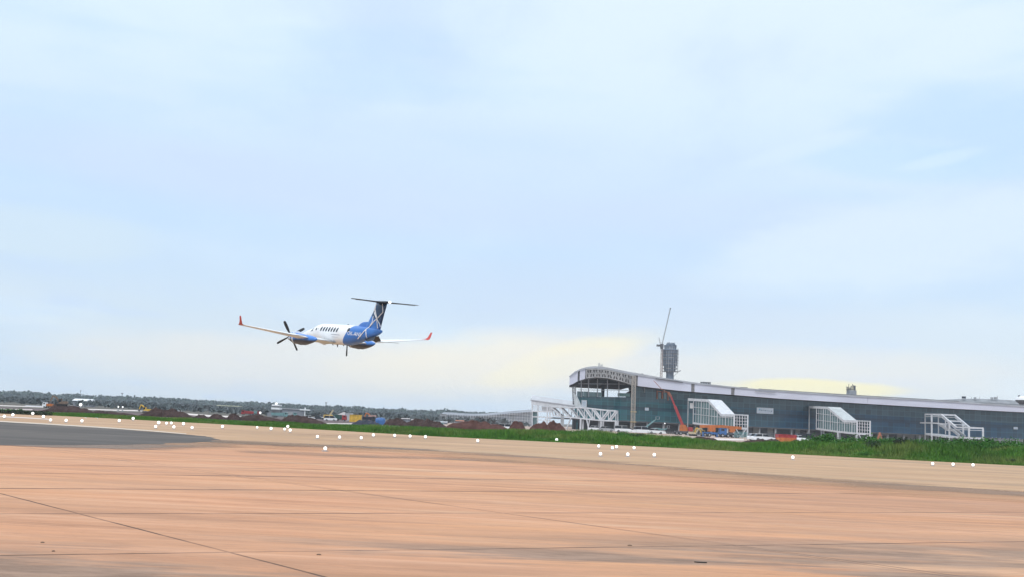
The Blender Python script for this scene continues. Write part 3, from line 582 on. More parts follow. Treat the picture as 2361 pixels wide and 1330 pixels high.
pole(186, 899, 1250, 'thin grey mast above the far wood, left of the pair'); pole(282, 905, 1250, 'thicker grey mast above the far wood near the left third', .6); pole(752, 926.5, 900, 'dark reddish mast above the far wood near centre left', .42); pole(775, 934, 1100, 'short pale mast above the far wood, right of the dark reddish one', .5)

# ------------------------------------------------------------------ aeroplane (local: nose at x=0, tail at -x, y to its left, z up)
def liv(name, expr_fn, c1, c2, rough=.3):
    k = NT(name); v = k.obj(); x, y, z = k.xyz(v); n = k.noise(v, 1.6, 5, .65)
    f = expr_fn(k, x, y, z); c_ = k.mix(f, c1, c2); c_ = k.mix(k.ma('MULTIPLY', k.ramp(n, .5, .8), .22), c_, (.30, .30, .30), 'MULTIPLY')
    k.l(c_, k.b.inputs['Base Color']); k.b.inputs['Roughness'].default_value = rough; return k.m
def edgef(k, v, w_=.015): return k.ramp(v, -w_, w_)
WHT = (.80, .81, .82); BLU = (.03, .16, .50); NAVY = (.016, .055, .135)
fus_m = liv('fuselage paint', lambda k, x, y, z: edgef(k, k.ma('SUBTRACT', k.ma('SUBTRACT', k.ma('MULTIPLY', x, -1.0), k.ma('MULTIPLY', z, .85)), 8.80)), WHT, BLU)
fin_m = liv('fin paint', lambda k, x, y, z: edgef(k, k.ma('SUBTRACT', k.ma('ADD', z, k.ma('MULTIPLY', k.ma('SUBTRACT', k.ma('MULTIPLY', x, -1.0), 12.0), .5)), 1.55), .05), BLU, NAVY)
nac_m = liv('nacelle paint', lambda k, x, y, z: edgef(k, k.ma('SUBTRACT', -.60, z), .10), (.05, .20, .60), (.012, .03, .07))
wing_m = liv('wing paint', lambda k, x, y, z: 0.0, WHT, WHT, .35)
winglet_m = mat('red winglet paint', (.50, .03, .02), .35, var=.1)
navy_m = mat('dark navy paint', (.008, .014, .026), .35, var=.2)
prop_m = mat('black propeller blade', (.014, .016, .018), .4)
ribbon_m = mat('white ribbon paint', (.85, .87, .9), .4)
win_m = mat('cabin window glass', (.012, .022, .035), .08)
SEC = [(0, -.36, .04, .04), (.15, -.36, .14, .13), (.5, -.34, .27, .25), (1.1, -.29, .42, .38), (2.0, -.20, .54, .52), (2.9, -.12, .62, .63), (3.5, -.02, .66, .74), (4.1, .04, .69, .80), (5, .04, .69, .81), (8.6, .04, .69, .81),
       (9.5, .10, .63, .74), (10.4, .20, .52, .62), (11.3, .30, .39, .50), (12.3, .40, .25, .34), (13.0, .47, .13, .20), (13.35, .52, .04, .07)]
def sec(a): return [float(np.interp(a, [s[0] for s in SEC], [s[i] for s in SEC])) for i in (1, 2, 3)]
def fy(a, z):
    zc_, hw, hh_ = sec(a); t = min(.999, abs((z-zc_)/hh_)); return hw*(1-t**2.3)**(1/2.3)
PY, PP, PB = R_(127.51319957), R_(4.16034849), R_(-0.65419458)
Mz = Matrix.Rotation(PY, 3, 'Z'); My = Matrix(((math.cos(PP), 0, -math.sin(PP)), (0, 1, 0), (math.sin(PP), 0, math.cos(PP)))); Mx = Matrix.Rotation(PB, 3, 'X')
pl = thing('propeller_aeroplane', 'white and blue twin propeller aeroplane with red winglets flying low above the pavement', 'aeroplane')
mw = (Mz@My@Mx).to_4x4(); mw.translation = (-17.81605393, 92.60160445, 8.55934792); pl.matrix_world = mw
mb = MB(); rings = []
for a in list(np.arange(0, 1.2, .15))+list(np.arange(1.2, 13.3, .3))+[13.35]:
    zc_, hw, hh_ = sec(a); r = []
    for j in range(36):
        t = 2*math.pi*j/36; c_, s_ = math.cos(t), math.sin(t); e = 2/2.3
        r.append((-a, hw*abs(c_)**e*(1 if c_ > 0 else -1), zc_+hh_*abs(s_)**e*(1 if s_ > 0 else -1)))
    rings.append(r)
mb.loft(rings); fus = mb.build('fuselage', fus_m, pl, smooth=True)
def decal(pts, side=1, off=.008):
    c_ = np.mean(np.array(pts), 0); vs = [(-c_[0], side*(fy(c_[0], c_[1])+off), c_[1])]+[(-a, side*(fy(a, z)+off), z) for a, z in pts]; n = len(pts)
    return vs, [(0, i+1, (i+1) % n+1) for i in range(n)]
def oval(a, z, ra, rz_, n=18, sk=.0): return [(a+ra*math.cos(t)+sk*math.sin(t), z+rz_*math.sin(t)) for t in [2*math.pi*i/n for i in range(n)]]
for side in (1, -1):
    for i in range(7): MB().add(*decal(oval(4.78+.447*i, .40, .135, .20, sk=.05), side)).build('cabin_window', win_m, pl)
    MB().add(*decal(oval(9.22, .46, .17, .17), side)).build('porthole', win_m, pl)
    MB().add(*decal([(3.75, .26), (4.02, .26), (4.0, .46), (3.8, .45)], side)).build('cockpit_window', win_m, pl)
    MB().add(*decal(oval(4.3, .38, .03, .05), side)).build('door_latch', darksteel_m, pl)
for side in (1, -1): MB().add(*decal([(2.75, .12), (3.2, .16), (3.3, .42), (3.05, .36)], side)).build('windscreen', win_m, pl)
def text_mesh(body, size):
    cu = bpy.data.curves.new('letters', 'FONT'); cu.body = body; cu.size = size; cu.resolution_u = 2; ob = bpy.data.objects.new('letters', cu)
    me = bpy.data.meshes.new_from_object(ob); vs = [tuple(v.co) for v in me.vertices]; fs = [tuple(p.vertices) for p in me.polygons]
    bpy.data.objects.remove(ob); bpy.data.curves.remove(cu); return vs, fs
for side in (1, -1):
    vs, fs = text_mesh('OK-ANS', .44); x0 = min(v[0] for v in vs); x1 = max(v[0] for v in vs); kx = 1.78/(x1-x0)
    def mp_(v):
        u = (v[0]-x0)*kx; a = 9.22+u if side > 0 else 11.0-u; z = .06+v[1]-.03*u; return (-a, side*(fy(a, z)+.022), z)
    MB().add([mp_(v) for v in vs], fs).build('registration_letters', ribbon_m, pl)
    mb = MB()                                          # two rows of tiny grey lettering under the windows
    r = random.Random(4)
    for row, (a0, a1, z0) in enumerate(((6.62, 8.0, -.02), (6.7, 7.7, -.20))):
        a = a0
        while a < a1:
            wd = r.uniform(.05, .10); h_ = .055 if row == 0 else .035
            mb.add(*decal([(a, z0), (a+wd, z0), (a+wd, z0+h_), (a, z0+h_)], side)); a += wd+.035
    mb.build('small_lettering', mat('grey lettering', (.28, .29, .33), .5), pl)
def foil(le, te, y, z, tk, n=9, vert=False):
    ch = te-le; up = []; lo_ = []
    for i in range(n+1):
        s = 1-math.cos(math.pi/2*i/n); th = tk*ch*(2.97*math.sqrt(max(s, 0))-1.26*s-3.516*s*s+2.843*s**3-1.036*s**4)*.5 if s > 0 else 0
        up.append((le+ch*s, th*1.15)); lo_.append((le+ch*s, -th*.85 if not vert else -th*1.15))
    pr = up+lo_[::-1][1:-1]
    return [(-a, y+(h if vert else 0), z if vert else z+h) for a, h in pr]
for s in (1, -1):
    mb = MB().loft([foil(4.70, 7.15, s*.45, -.64, .16), foil(4.82, 7.12, s*2.62, -.44, .15), foil(5.2, 7.08, s*5.0, -.18, .11), foil(5.88, 7.0, s*8.3, .18, .09)])
    wg = mb.build('wing', wing_m, pl, smooth=True)
    MB().loft([foil(5.88, 7.0, s*8.301, .18, .10), foil(6.35, 7.02, s*8.46, .24, .09), foil(6.62, 7.06, s*8.54, .42, .08), foil(6.80, 7.08, s*8.66, .84, .07)]).build('winglet', winglet_m, wg, smooth=True)
    MB().box((-7.11, s*1.65, -.52), (.03, 1.6, .05)).box((-7.1, s*4.3, -.27), (.03, 2.2, .04)).build('flap_edge', steel_m, wg)
    MB().loft([[(-a, s*2.62+ry*math.cos(t), zc_+rz_*math.sin(t)) for t in [2*math.pi*j/20 for j in range(20)]] for a, ry, rz_, zc_ in
               ((3.55, .24, .26, -.38), (3.7, .34, .38, -.46), (4.2, .40, .44, -.53), (5.2, .42, .44, -.58), (6.3, .40, .40, -.58), (7.0, .33, .31, -.53), (7.6, .19, .19, -.49), (8.0, .04, .05, -.47))]).build('engine_nacelle', nac_m, pl, smooth=True)
    nac = pl.children[-1] if False else [c_ for c_ in children(pl) if c_.name.startswith('engine_nacelle')][-1]
    for q in (-1, 1): MB().tube([(-4.0, s*2.62+q*.38, -.55), (-4.2, s*2.62+q*.55, -.60), (-4.5, s*2.62+q*.60, -.62)], [.10, .10, .09], 8).build('exhaust_pipe', steel_m, nac, smooth=True)
    MB().ell((-5.4, s*2.62, -.95), (.28, .22, .09)).ell((-6.0, s*2.62, -.92), (.28, .22, .10)).build('gear_door', navy_m, nac, smooth=True)
    MB().tube([(-4.55, s*2.62, -.47), (-4.60, s*2.62, -.47)], .525, 20).build('cowl_band', ribbon_m, nac)
    prp = bpy.data.objects.new('propeller', None); COL.objects.link(prp); prp.parent = pl; prp.location = (-3.38, s*2.62, -.38)
    MB().loft([[(x_, r_*math.cos(t), r_*math.sin(t)) for t in [2*math.pi*j/14 for j in range(14)]] for x_, r_ in ((-.22, .21), (0, .21), (.18, .16), (.34, .02))]).build('spinner', steel_m, prp, smooth=True)
    ph = R_(31) if s > 0 else R_(2)
    for kk in range(4):
        an = ph+kk*math.pi/2; rad = Vector((0, math.sin(an), math.cos(an))); tn = Vector((0, math.cos(an), -math.sin(an))); fw = Vector((1, 0, 0)); rg = []
        for r_, ch, tw, th in ((.16, .11, 60, .07), (.35, .17, 52, .05), (.7, .24, 38, .03), (1.05, .24, 28, .022), (1.28, .20, 22, .015), (1.35, .10, 20, .01)):
            cd = tn*math.cos(R_(tw))+fw*math.sin(R_(tw)); nn = cd.cross(rad)
            rg.append([rad*r_+cd*ch/2*math.cos(t)+nn*th*math.sin(t) for t in [2*math.pi*j/10 for j in range(10)]])
        MB().loft(rg).build('blade', prop_m, prp, smooth=True)
def finsec(z):
    zs = [.3, .75, 1.1, 1.9, 2.66]; le = [9.7, 10.4, 11.12, 11.75, 12.15]; te = [13.0, 13.12, 13.22, 13.48, 13.78]
    return float(np.interp(z, zs, le)), float(np.interp(z, zs, te))
rg = []
for z in (.35, .55, .75, .92, 1.1, 1.5, 1.9, 2.3, 2.68):
    le, te = finsec(z); le = max(le, 10.9) if z < 1 else le; rg.append(foil(le, te, 0, z, .10 if z > 1 else .09, vert=True))
fin = MB().loft(rg).build('fin', fin_m, pl, smooth=True)
MB().loft([foil(9.55, 11.8, 0, .62, .05, vert=True), foil(9.7, 11.8, 0, .86, .05, vert=True), foil(9.95, 11.8, 0, 1.02, .045, vert=True), foil(10.35, 11.8, 0, 1.15, .035, vert=True), foil(11.1, 11.8, 0, 1.20, .02, vert=True)]).build('dorsal_fin', liv('dorsal paint', lambda k, x, y, z: 0.0, (.045, .17, .52), BLU), fin, smooth=True)
def fin_y(a, z):
    le, te = finsec(z); s = min(max((a-le)/(te-le), .02), 1); return .10*(te-le)*.5*1.15*(2.97*math.sqrt(s)-1.26*s-3.516*s*s+2.843*s**3-1.036*s**4)
def rib(par, pts, fn, r=.038):
    for side in (1, -1):
        q = []
        for i in range(len(pts)-1):
            for t in np.linspace(0, 1, 7)[:-1]:
                a = lerp(pts[i][0], pts[i+1][0], t); z = lerp(pts[i][1], pts[i+1][1], t); q.append((-a, side*(fn(a, z)+.012), z))
        a, z = pts[-1]; q.append((-a, side*(fn(a, z)+.012), z))
        MB().tube(q, r, 6).build('white_ribbon', ribbon_m, par)
for pts in ([(12.57, 1.45), (13.30, 1.98), (13.18, 2.6)], [(12.57, 1.45), (12.05, 2.02), (12.32, 2.6)], [(12.55, 1.55), (12.22, 2.12), (12.2, 2.4)], [(12.57, 1.45), (12.95, 1.1), (13.1, .85)], [(12.57, 1.45), (12.75, .72)], [(12.57, 1.45), (12.2, 1.25), (11.85, .95), (11.62, .80)], [(12.05, 1.65), (11.98, 1.2), (11.75, .92)]):
    rib(fin, pts, fin_y)
fz = lambda a, z: fy(a, z)
for pts in ([(11.62, .76), (11.45, .55), (11.0, .15), (10.51, -.18)], [(11.5, .58), (11.6, .25), (11.58, -.06)]): rib(fus, pts, fz)
for s in (1, -1):
    MB().loft([foil(12.45, 13.75, 0, 2.72, .10), foil(13.15, 13.86, s*2.8, 2.76, .09)]).build('tailplane', navy_m, pl, smooth=True)
    MB().box((-13.55, s*1.4, 2.70), (.03, 2.4, .02)).build('elevator_gap', darksteel_m, pl)
    MB().prism([(-11.0, s*.16, -.1), (-12.7, s*.10, .15), (-12.75, s*.32, -.22), (-11.9, s*.36, -.34)], (0, s*.025, 0)).build('ventral_strake', navy_m, pl)
MB().tube([(-11.95, 0, 2.74), (-12.3, 0, 2.74), (-13.6, 0, 2.74), (-14.05, 0, 2.74)], [.02, .10, .10, .05], 10).build('tail_fairing', navy_m, pl, smooth=True)
MB().ell((-14.12, 0, 2.74), (.12, .11, .11)).build('tail_light', lamp_m, pl, smooth=True)
for a, h in ((5.6, .10), (6.4, .22), (7.4, .09), (8.3, .08)): MB().prism([(-a, -.01, -.74), (-a-.22, -.01, -.74), (-a-.26, -.01, -.76-h), (-a-.16, -.01, -.76-h)], (0, .02, 0)).build('belly_antenna', darksteel_m, pl)
MB().tube([(-3.3, .05, -.52), (-4.4, .05, -.80), (-4.7, .05, -.80)], [.2, .12, .05], 6).build('nose_gear_fairing', wing_m, pl)

# ------------------------------------------------------------------ terminal
A0 = GY(1325, 385); B0 = GY(2361, 430); TU = (B0-A0).normalized(); TV = Vector((-TU.y, TU.x, 0)); TRZ = math.atan2(TU.y, TU.x)
def TL(px, py, off=0.0):
    d = ray(px, py); t = (-off-(CAM-A0).dot(TV))/d.dot(TV); p = CAM+d*t-A0; return Vector((p.dot(TU), p.dot(TV), p.z))
def TW(l): l = Vector(l); return A0+TU*l.x+TV*l.y+Vector((0, 0, l.z))
def prof(tbl, px): return float(np.interp(px, [q[0] for q in tbl], [q[1] for q in tbl]))
FB = [(1314, 887), (1320, 885), (1333, 877.5), (1350, 872), (1375, 869.5), (1400, 871.5), (1430, 878.5), (1455, 886.5), (1470, 888.5), (1500, 892), (1560, 899), (1620, 904), (1700, 910), (1800, 918), (1960, 927.5), (2130, 937.5), (2361, 949.5), (2480, 956), (2760, 972)]
FT = [(1314, 868), (1322, 861), (1337, 853), (1350, 849.5), (1375, 848), (1400, 850.5), (1430, 857), (1460, 863), (1500, 869), (1560, 877), (1600, 884), (1690, 893), (1760, 899), (1850, 905.5), (1960, 913), (2130, 922.5), (2361, 937), (2480, 944), (2760, 961)]
RT = [(1314, 865), (1322, 857), (1337, 849.5), (1350, 845.5), (1370, 843), (1392, 844), (1420, 849.5), (1450, 855.5), (1480, 860.5), (1520, 868), (1570, 875.5), (1620, 882.5), (1700, 891), (1760, 896.5), (1850, 902.5), (1960, 909.5), (2130, 919.5), (2361, 934), (2480, 941), (2760, 958)]
SK = (TL(1319, 880, -60).x-TL(1319, 880, 5).x)/65      # the end of the building runs obliquely back
term = thing('terminal_building', 'long airport terminal under construction with arched white roof and dark glass wall', 'building', A0, TRZ)
def gb(px): return 971.7+.0466*(px-1500)
def glass_mat():
    k = NT('dark teal curtain wall'); v = k.obj(); x, y, z = k.xyz(v)
    cb = k.n('ShaderNodeCombineXYZ'); k.l(x, cb.inputs[0]); k.l(z, cb.inputs[1])
    br = k.n('ShaderNodeTexBrick'); br.offset = 0; br.inputs['Scale'].default_value = 1; br.inputs['Brick Width'].default_value = 2.4; br.inputs['Row Height'].default_value = 2.05; br.inputs['Mortar Size'].default_value = .14; br.inputs['Mortar Smooth'].default_value = .3
    br.inputs['Color1'].default_value = (.75, .75, .75, 1); br.inputs['Color2'].default_value = (1.6, 1.6, 1.6, 1); br.inputs['Mortar'].default_value = (2.1, 2.05, 2.0, 1); k.l(cb.outputs[0], br.inputs['Vector'])
    left = k.ramp(x, 90, 25); big = k.noise(v, .09, 4, .6, scl=(.5, 1, 1)); med = k.noise(v, .35, 4, .6, scl=(.25, 1, 1.6))
    c_ = k.mix(left, (.006, .040, .082), (.014, .082, .098))
    band = k.ramp(k.ma('ADD', z, k.ma('MULTIPLY', x, .008)), 11.0, 11.35); c_ = k.mix(k.ma('MULTIPLY', band, .8), c_, (.034, .072, .090))
    band2 = k.ma('MULTIPLY', k.ramp(z, 7.6, 7.9), k.ramp(z, 9.1, 8.8)); c_ = k.mix(k.ma('MULTIPLY', band2, .7), c_, (.003, .014, .032)); band3 = k.ma('MULTIPLY', k.ramp(z, 5.6, 5.8), k.ramp(z, 6.5, 6.3)); c_ = k.mix(k.ma('MULTIPLY', band3, .5), c_, (.014, .055, .085))
    c_ = k.mix(k.ma('MULTIPLY', k.ramp(big, .45, .7), .45), c_, (.035, .07, .085)); c_ = k.mix(k.ma('MULTIPLY', k.ramp(med, .55, .75), .5), c_, (.012, .024, .035))  # broad lighter noise painted in as reflections on the panes
    c_ = k.mix(.75, c_, br.outputs['Color'], 'MULTIPLY'); k.l(c_, k.b.inputs['Base Color'])
    k.b.inputs['Roughness'].default_value = .16; return k.m
glass_m = glass_mat()
def strip(pxs_, top, bot, off, name, material, par=term, thick=.15):
    mb = MB(); rings = []
    for q in pxs_:
        a = TL(q, top(q), off); b = TL(q, bot(q), off); b.x = a.x
        rings.append([a, b, b+Vector((0, thick, 0)), a+Vector((0, thick, 0))])
    return mb.loft(rings).build(name, material, par)
xs = lambda a, b, st=12: [a+(b-a)*i/max(1, round((b-a)/st)) for i in range(max(1, round((b-a)/st))+1)]
# glass wall: low left bay under the open clerestory, full height elsewhere
strip(xs(1326, 1456), lambda q: 913+(q-1326)*.012, gb, 0, 'glass_wall', glass_m)
strip(xs(1456, 2760, 16), lambda q: prof(FB, q)-1.5, gb, 0, 'glass_wall', glass_m)
for (a, b, y0, y1, m_) in ((1331, 1345, 901, 913, tealglass_m), (1345.6, 1356.4, 901.3, 913, tealglass_m), (1357.2, 1388, 902.5, 913, tealglass_m), (1424.5, 1453, 904.8, 913, mat('greenish slatted glass', (.12, .24, .22), .2, var=.6, vscale=1.2, vmap=(3, 1, .2)))):
    strip([a, b], lambda q: y0+(q-a)*.03, lambda q: y1+(q-a)*.012, 0, 'clerestory_pane', m_)
for q in (1340, 1357, 1377.5, 1400.5, 1427): MB().bar(TL(q, prof(FB, q)-1, .3), TL(q, 914, .3), .28, .3).build('mullion_post', steel_m, term)
MB().bar(TL(1334, 883.5, .35), TL(1455, 884.5, .35), .2).bar(TL(1334, 897.6, .35), TL(1455, 899, .35), .16).build('transom', steel_m, term)
for q in (1486, 1532): MB().bar(TL(q, prof(FB, q)+.5, .25), TL(q, 904, .25), .3).build('mullion_post', steel_m, term)
MB().bar(TL(1515, 899, .3), TL(1515, 919, .3), .3).bar(TL(1540, 902, .3), TL(1540, 922, .3), .3).bar(TL(1515, 901, .3), TL(1540, 903, .3), .3).bar(TL(1527, 903, .3), TL(1527, 918, .3), .5).build('opening_frame', rust_m, term)
MB().box(TL(1521, 911, .25), (1.0, .2, 2.0)).box(TL(1533.5, 912, .25), (1.0, .2, 2.0)).build('opening_light', tealglass_m, term)
MB().box(TL(1375, 967, -.5)+Vector((20, .7, 0)), (75, .3, .5)).build('floor_edge', darksteel_m, term)
RBx = TL(2760, 950, 0).x; xb = TL(1458, 940, 0).x; x6 = 60*SK; zc1 = TL(1390, 914, -60).z
def slab(x0, x1, y0, y1, z0, z1, nm, m_): MB().prism([(x0+y0*SK, y0, z0), (x1+y0*SK, y0, z0), (x1+y1*SK, y1, z0), (x0+y1*SK, y1, z0)], (0, 0, z1-z0)).build(nm, m_, term)
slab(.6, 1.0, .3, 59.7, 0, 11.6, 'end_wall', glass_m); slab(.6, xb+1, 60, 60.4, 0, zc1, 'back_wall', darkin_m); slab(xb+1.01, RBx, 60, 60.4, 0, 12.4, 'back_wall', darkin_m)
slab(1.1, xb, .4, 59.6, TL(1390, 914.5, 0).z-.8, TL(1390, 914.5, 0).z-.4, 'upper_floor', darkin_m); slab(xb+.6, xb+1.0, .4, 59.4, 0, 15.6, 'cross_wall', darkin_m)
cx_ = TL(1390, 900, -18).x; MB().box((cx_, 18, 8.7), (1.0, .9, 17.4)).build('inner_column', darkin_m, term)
# roof
mb = MB(); rings = []
for q in xs(1314, 2760, 10):
    a = TL(q, prof(FB, q), 4.4); b = TL(q, prof(FT, q)-.5, 4.4); r = TL(q, prof(RT, q), -12); x_ = a.x
    hb_ = (r.z-1.6) if q > 1475 else lerp(TL(q, 892.5+(q-1330)*.05, -60).z+1.5, r.z-1.6, max(0, (q-1458)/17))
    mid = Vector((x_+34*SK, 30, max(r.z-.6, hb_))); bk = Vector((x_+65*SK, 61, hb_)); bk2 = Vector((x_+65*SK, 61, hb_-1.4)); fr = Vector((x_+4.8*SK, 0.4, a.z+.05))
    if q > 1475: bk2.z = 12.2
    r.x = x_+16*SK; b.x = x_
    rings.append([a, b, r, mid, bk, bk2, fr])
mb.loft(rings).build('roof', greyroof_m, term)
mb = MB()
for r_ in rings: mb.v += []
mb.loft([[r_[0]+Vector((0, .6, -.12)), r_[6]+Vector((0, 0, -.2)), r_[5]+Vector((-.5, -.6, -.1)), r_[5]+Vector((-.5, -.6, -.02)), r_[0]+Vector((0, .6, -.02))] for r_ in rings]).build('soffit', darkin_m, term)  # near black sheet carries the shade under the roof in its colour
def fpanel(a, b): strip(xs(a, b, 10), lambda q: prof(FT, q), lambda q: prof(FB, q), 5.0, 'fascia_panel', clad_m, thick=.4)
fpanel(1314, 1332.5); fpanel(1337.5, 1350)
fpanel(1471, 1594); fpanel(1602, 1686); fpanel(1694, 2000); fpanel(2000.6, 2760)
strip(xs(1333, 1351, 6), lambda q: prof(FT, q), lambda q: prof(FB, q), 4.8, 'fascia_backing', darksteel_m, thick=.3)
strip(xs(1350, 1471, 6), lambda q: prof(FT, q), lambda q: prof(FB, q), 4.75, 'fascia_backing', truss_m, thick=.25)
strip(xs(1590, 1700, 6), lambda q: prof(FT, q), lambda q: prof(FB, q), 4.75, 'fascia_backing', truss_m, thick=.2)
strip(xs(1314, 2760, 12), lambda q: prof(RT, q)+.3, lambda q: prof(FT, q)+.2, 5.3, 'roof_rim', roof_m, thick=.8)
strip(xs(1750, 2212, 14), lambda q: prof(RT, q)-1.1, lambda q: prof(RT, q)+.9, 4.2, 'roof_edge', truss_m, thick=.4)
strip(xs(1512, 1575, 8), lambda q: prof(FT, q)+.3, lambda q: prof(FT, q)+2, 5.5, 'gutter', darksteel_m, thick=.2); strip(xs(1742, 1788, 8), lambda q: prof(FT, q)+2.6, lambda q: prof(FT, q)+4, 5.5, 'gutter', steel_m, thick=.2)
strip(xs(1338, 1457, 8), lambda q: prof(FB, q)+.2, lambda q: prof(FB, q)+1.5, 3.6, 'soffit_edge', steel_m, thick=.3)
mb = MB(); nb = 17
for i in range(nb):
    q0 = lerp(1352, 1466, i/nb); q1 = lerp(1352, 1466, (i+1)/nb); t0, t1 = TL(q0, prof(FT, q0)+2, 5.3), TL(q1, prof(FT, q1)+2, 5.3); b0_, b1_ = TL(q0, prof(FB, q0)-2, 5.3), TL(q1, prof(FB, q1)-2, 5.3)
    mb.bar(t0, t1, .3).bar(b0_, b1_, .3).bar(t0, b0_, .26).bar((t0, b0_)[i % 2], (b1_, t1)[i % 2], .22)
    m0 = t0.lerp(b0_, .5); m1 = t1.lerp(b1_, .5); mb.bar(m0, m1, .2)
mb.build('roof_truss', mat('pale bare truss steel', (.40, .39, .39), .6, var=.3), term)
mb = MB()
for i in range(5):
    q = 1380+i*2.2; a = TL(q, prof(RT, q), -5); mb.bar(a, a+Vector((0, 0, random.uniform(.5, 1.4))), .15)
mb.build('roof_railing', steel_m, term)
# ground floor
gz = TL(1500, gb(1500), 0).z
def gfx(q): return TL(q, gb(q), 0).x
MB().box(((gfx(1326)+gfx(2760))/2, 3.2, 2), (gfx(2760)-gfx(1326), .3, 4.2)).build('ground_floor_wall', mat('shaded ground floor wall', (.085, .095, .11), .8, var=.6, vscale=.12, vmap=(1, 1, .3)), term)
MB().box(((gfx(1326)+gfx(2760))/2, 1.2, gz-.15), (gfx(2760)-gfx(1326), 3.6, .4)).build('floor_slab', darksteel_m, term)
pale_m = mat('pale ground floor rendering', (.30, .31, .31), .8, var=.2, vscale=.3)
for (a, b) in ((1606, 1618), (1745, 1760), (1778, 1790), (1843, 1853), (2032, 2055), (2078, 2118), (2122, 2152), (2218, 2236)):
    MB().box(((gfx(a)+gfx(b))/2, 2.8, 1.9), (gfx(b)-gfx(a), .4, 3.8)).build('wall_panel', pale_m, term)
for (a, b) in ((1765, 1776), (1800, 1812), (2089, 2102), (2131, 2138), (2034, 2052)):
    MB().box(((gfx(a)+gfx(b))/2, 2.5, 1.4), (gfx(b)-gfx(a), .15, 2.6)).build('service_door', cardk_m, term)
for i, q in enumerate(range(1345, 2760, 37)): MB().box((gfx(q), .4, gz/2-.2), (.55, .55, gz-.4)).build('column', steel_m if i % 3 else white_m, term)
mb = MB()
for i in range(26): q = 2276+i*3.0; mb.bar((gfx(q), -1.5, 1.2), (gfx(q), -1.5, 3.4+.3*(i % 3)), .18, .18)
mb.bar((gfx(2276), -1.5, 3.0), (gfx(2352), -1.5, 3.0), .12).build('railing', steel_m, term)
# things hanging on or standing at the facade
def banner(px0, px1, py0, py1, label, marks=0, material=carw_m):
    a = TL(px0, py0, .5); b = TL(px1, py1, .5); t = thing('banner', label, 'banner', TW(((a.x+b.x)/2, -.5, (a.z+b.z)/2)), TRZ)
    W_, H_ = abs(b.x-a.x), abs(a.z-b.z); MB().box((0, 0, 0), (W_, .08, H_)).build('sheet', mat('white banner cloth', (.62, .68, .74), .6, var=.12, vscale=1), t)
    r = random.Random(px0)
    if marks:
        ink = mat('blue grey ink', (.14, .22, .32), .6); cy = mat('light blue ink', (.2, .5, .62), .6); mg = MB(); x_ = -W_*.36
        while x_ < W_*.40: wd = r.uniform(.12, .34); mg.box((x_, -.05, H_*.02-(x_/W_)*.25), (wd, .02, r.uniform(.25, .5))); x_ += wd+r.uniform(.1, .3)
        mg.build('writing', ink, t); mg = MB(); x_ = -W_*.38
        while x_ < W_*.42: wd = r.uniform(.1, .3); mg.box((x_, -.05, -H_*.27), (wd, .02, .16)); x_ += wd+.12
        mg.build('small_writing', mat('faint mauve ink', (.36, .36, .46), .6), t)
        MB().ell((-W_*.33, -.05, H_*.2), (.28, .03, .32)).build('emblem', cy, t)
    else: MB().box((0, -.05, H_*.1), (W_*.55, .02, H_*.10)).box((0, -.05, -H_*.2), (W_*.5, .02, H_*.08)).build('marks', mat('faint blue ink', (.3, .45, .6), .6), t)
    return t
banner(1745, 1783, 938, 953.5, 'wide white banner with blue grey writing hanging on the dark glass wall', 1)
banner(1341, 1352.5, 921, 937.5, 'upright white sign on the teal glass below the arched roof', 0)
banner(1487, 1495.5, 938.5, 945.5, 'small square white sign on the glass right of the hoist mast', 0)
banner(2337, 2346.5, 983, 988.8, 'tiny white notice on the dark glass near the right frame edge', 0)
# hoist mast before the facade
def lattice(mb, base, top, wd, n, r=.07, ax=None):
    base = Vector(base); top = Vector(top); d = (top-base); u = Vector((1, 0, 0)) if abs(d.normalized().x) < .8 else Vector((0, 0, 1))
    x = (u-d.normalized()*u.dot(d.normalized())).normalized(); y = d.normalized().cross(x); cs = [(x*sx+y*sy)*wd/2 for sx, sy in ((-1, -1), (1, -1), (1, 1), (-1, 1))]
    for c_ in cs: mb.bar(base+c_, top+c_, r*2)
    for i in range(n):
        p0 = base+d*(i/n); p1 = base+d*((i+1)/n)
        for j in range(4):
            a, b = cs[j], cs[(j+1) % 4]; mb.bar(p1+a, p1+b, r*1.4); mb.bar(p0+(a if i % 2 else b), p1+(b if i % 2 else a), r*1.4)
    return mb
hp = TW(TL(1458.5, 1000, 8)); hp.z = 0; ht = TW(TL(1461.5, 866, 8))
t = thing('hoist_mast', 'tall beige lattice hoist mast standing before the glass wall', 'mast', hp); mb = MB(); lattice(mb, (0, 0, 0), (ht.x-hp.x, 0, ht.z), 1.25, 22, .10)
mb.build('mast', mat('beige scaffold steel', (.38, .34, .30), .7, var=.3), t)
for fz_ in (.18, .36): MB().box((.05, -.2, ht.z*fz_), (2.0, 1.6, .25)).build('landing', mat('yellowish plank', (.5, .38, .2), .8), t)
MB().box((0, 0, .25), (2.2, 2.2, .5)).build('base_frame', steel_m, t)

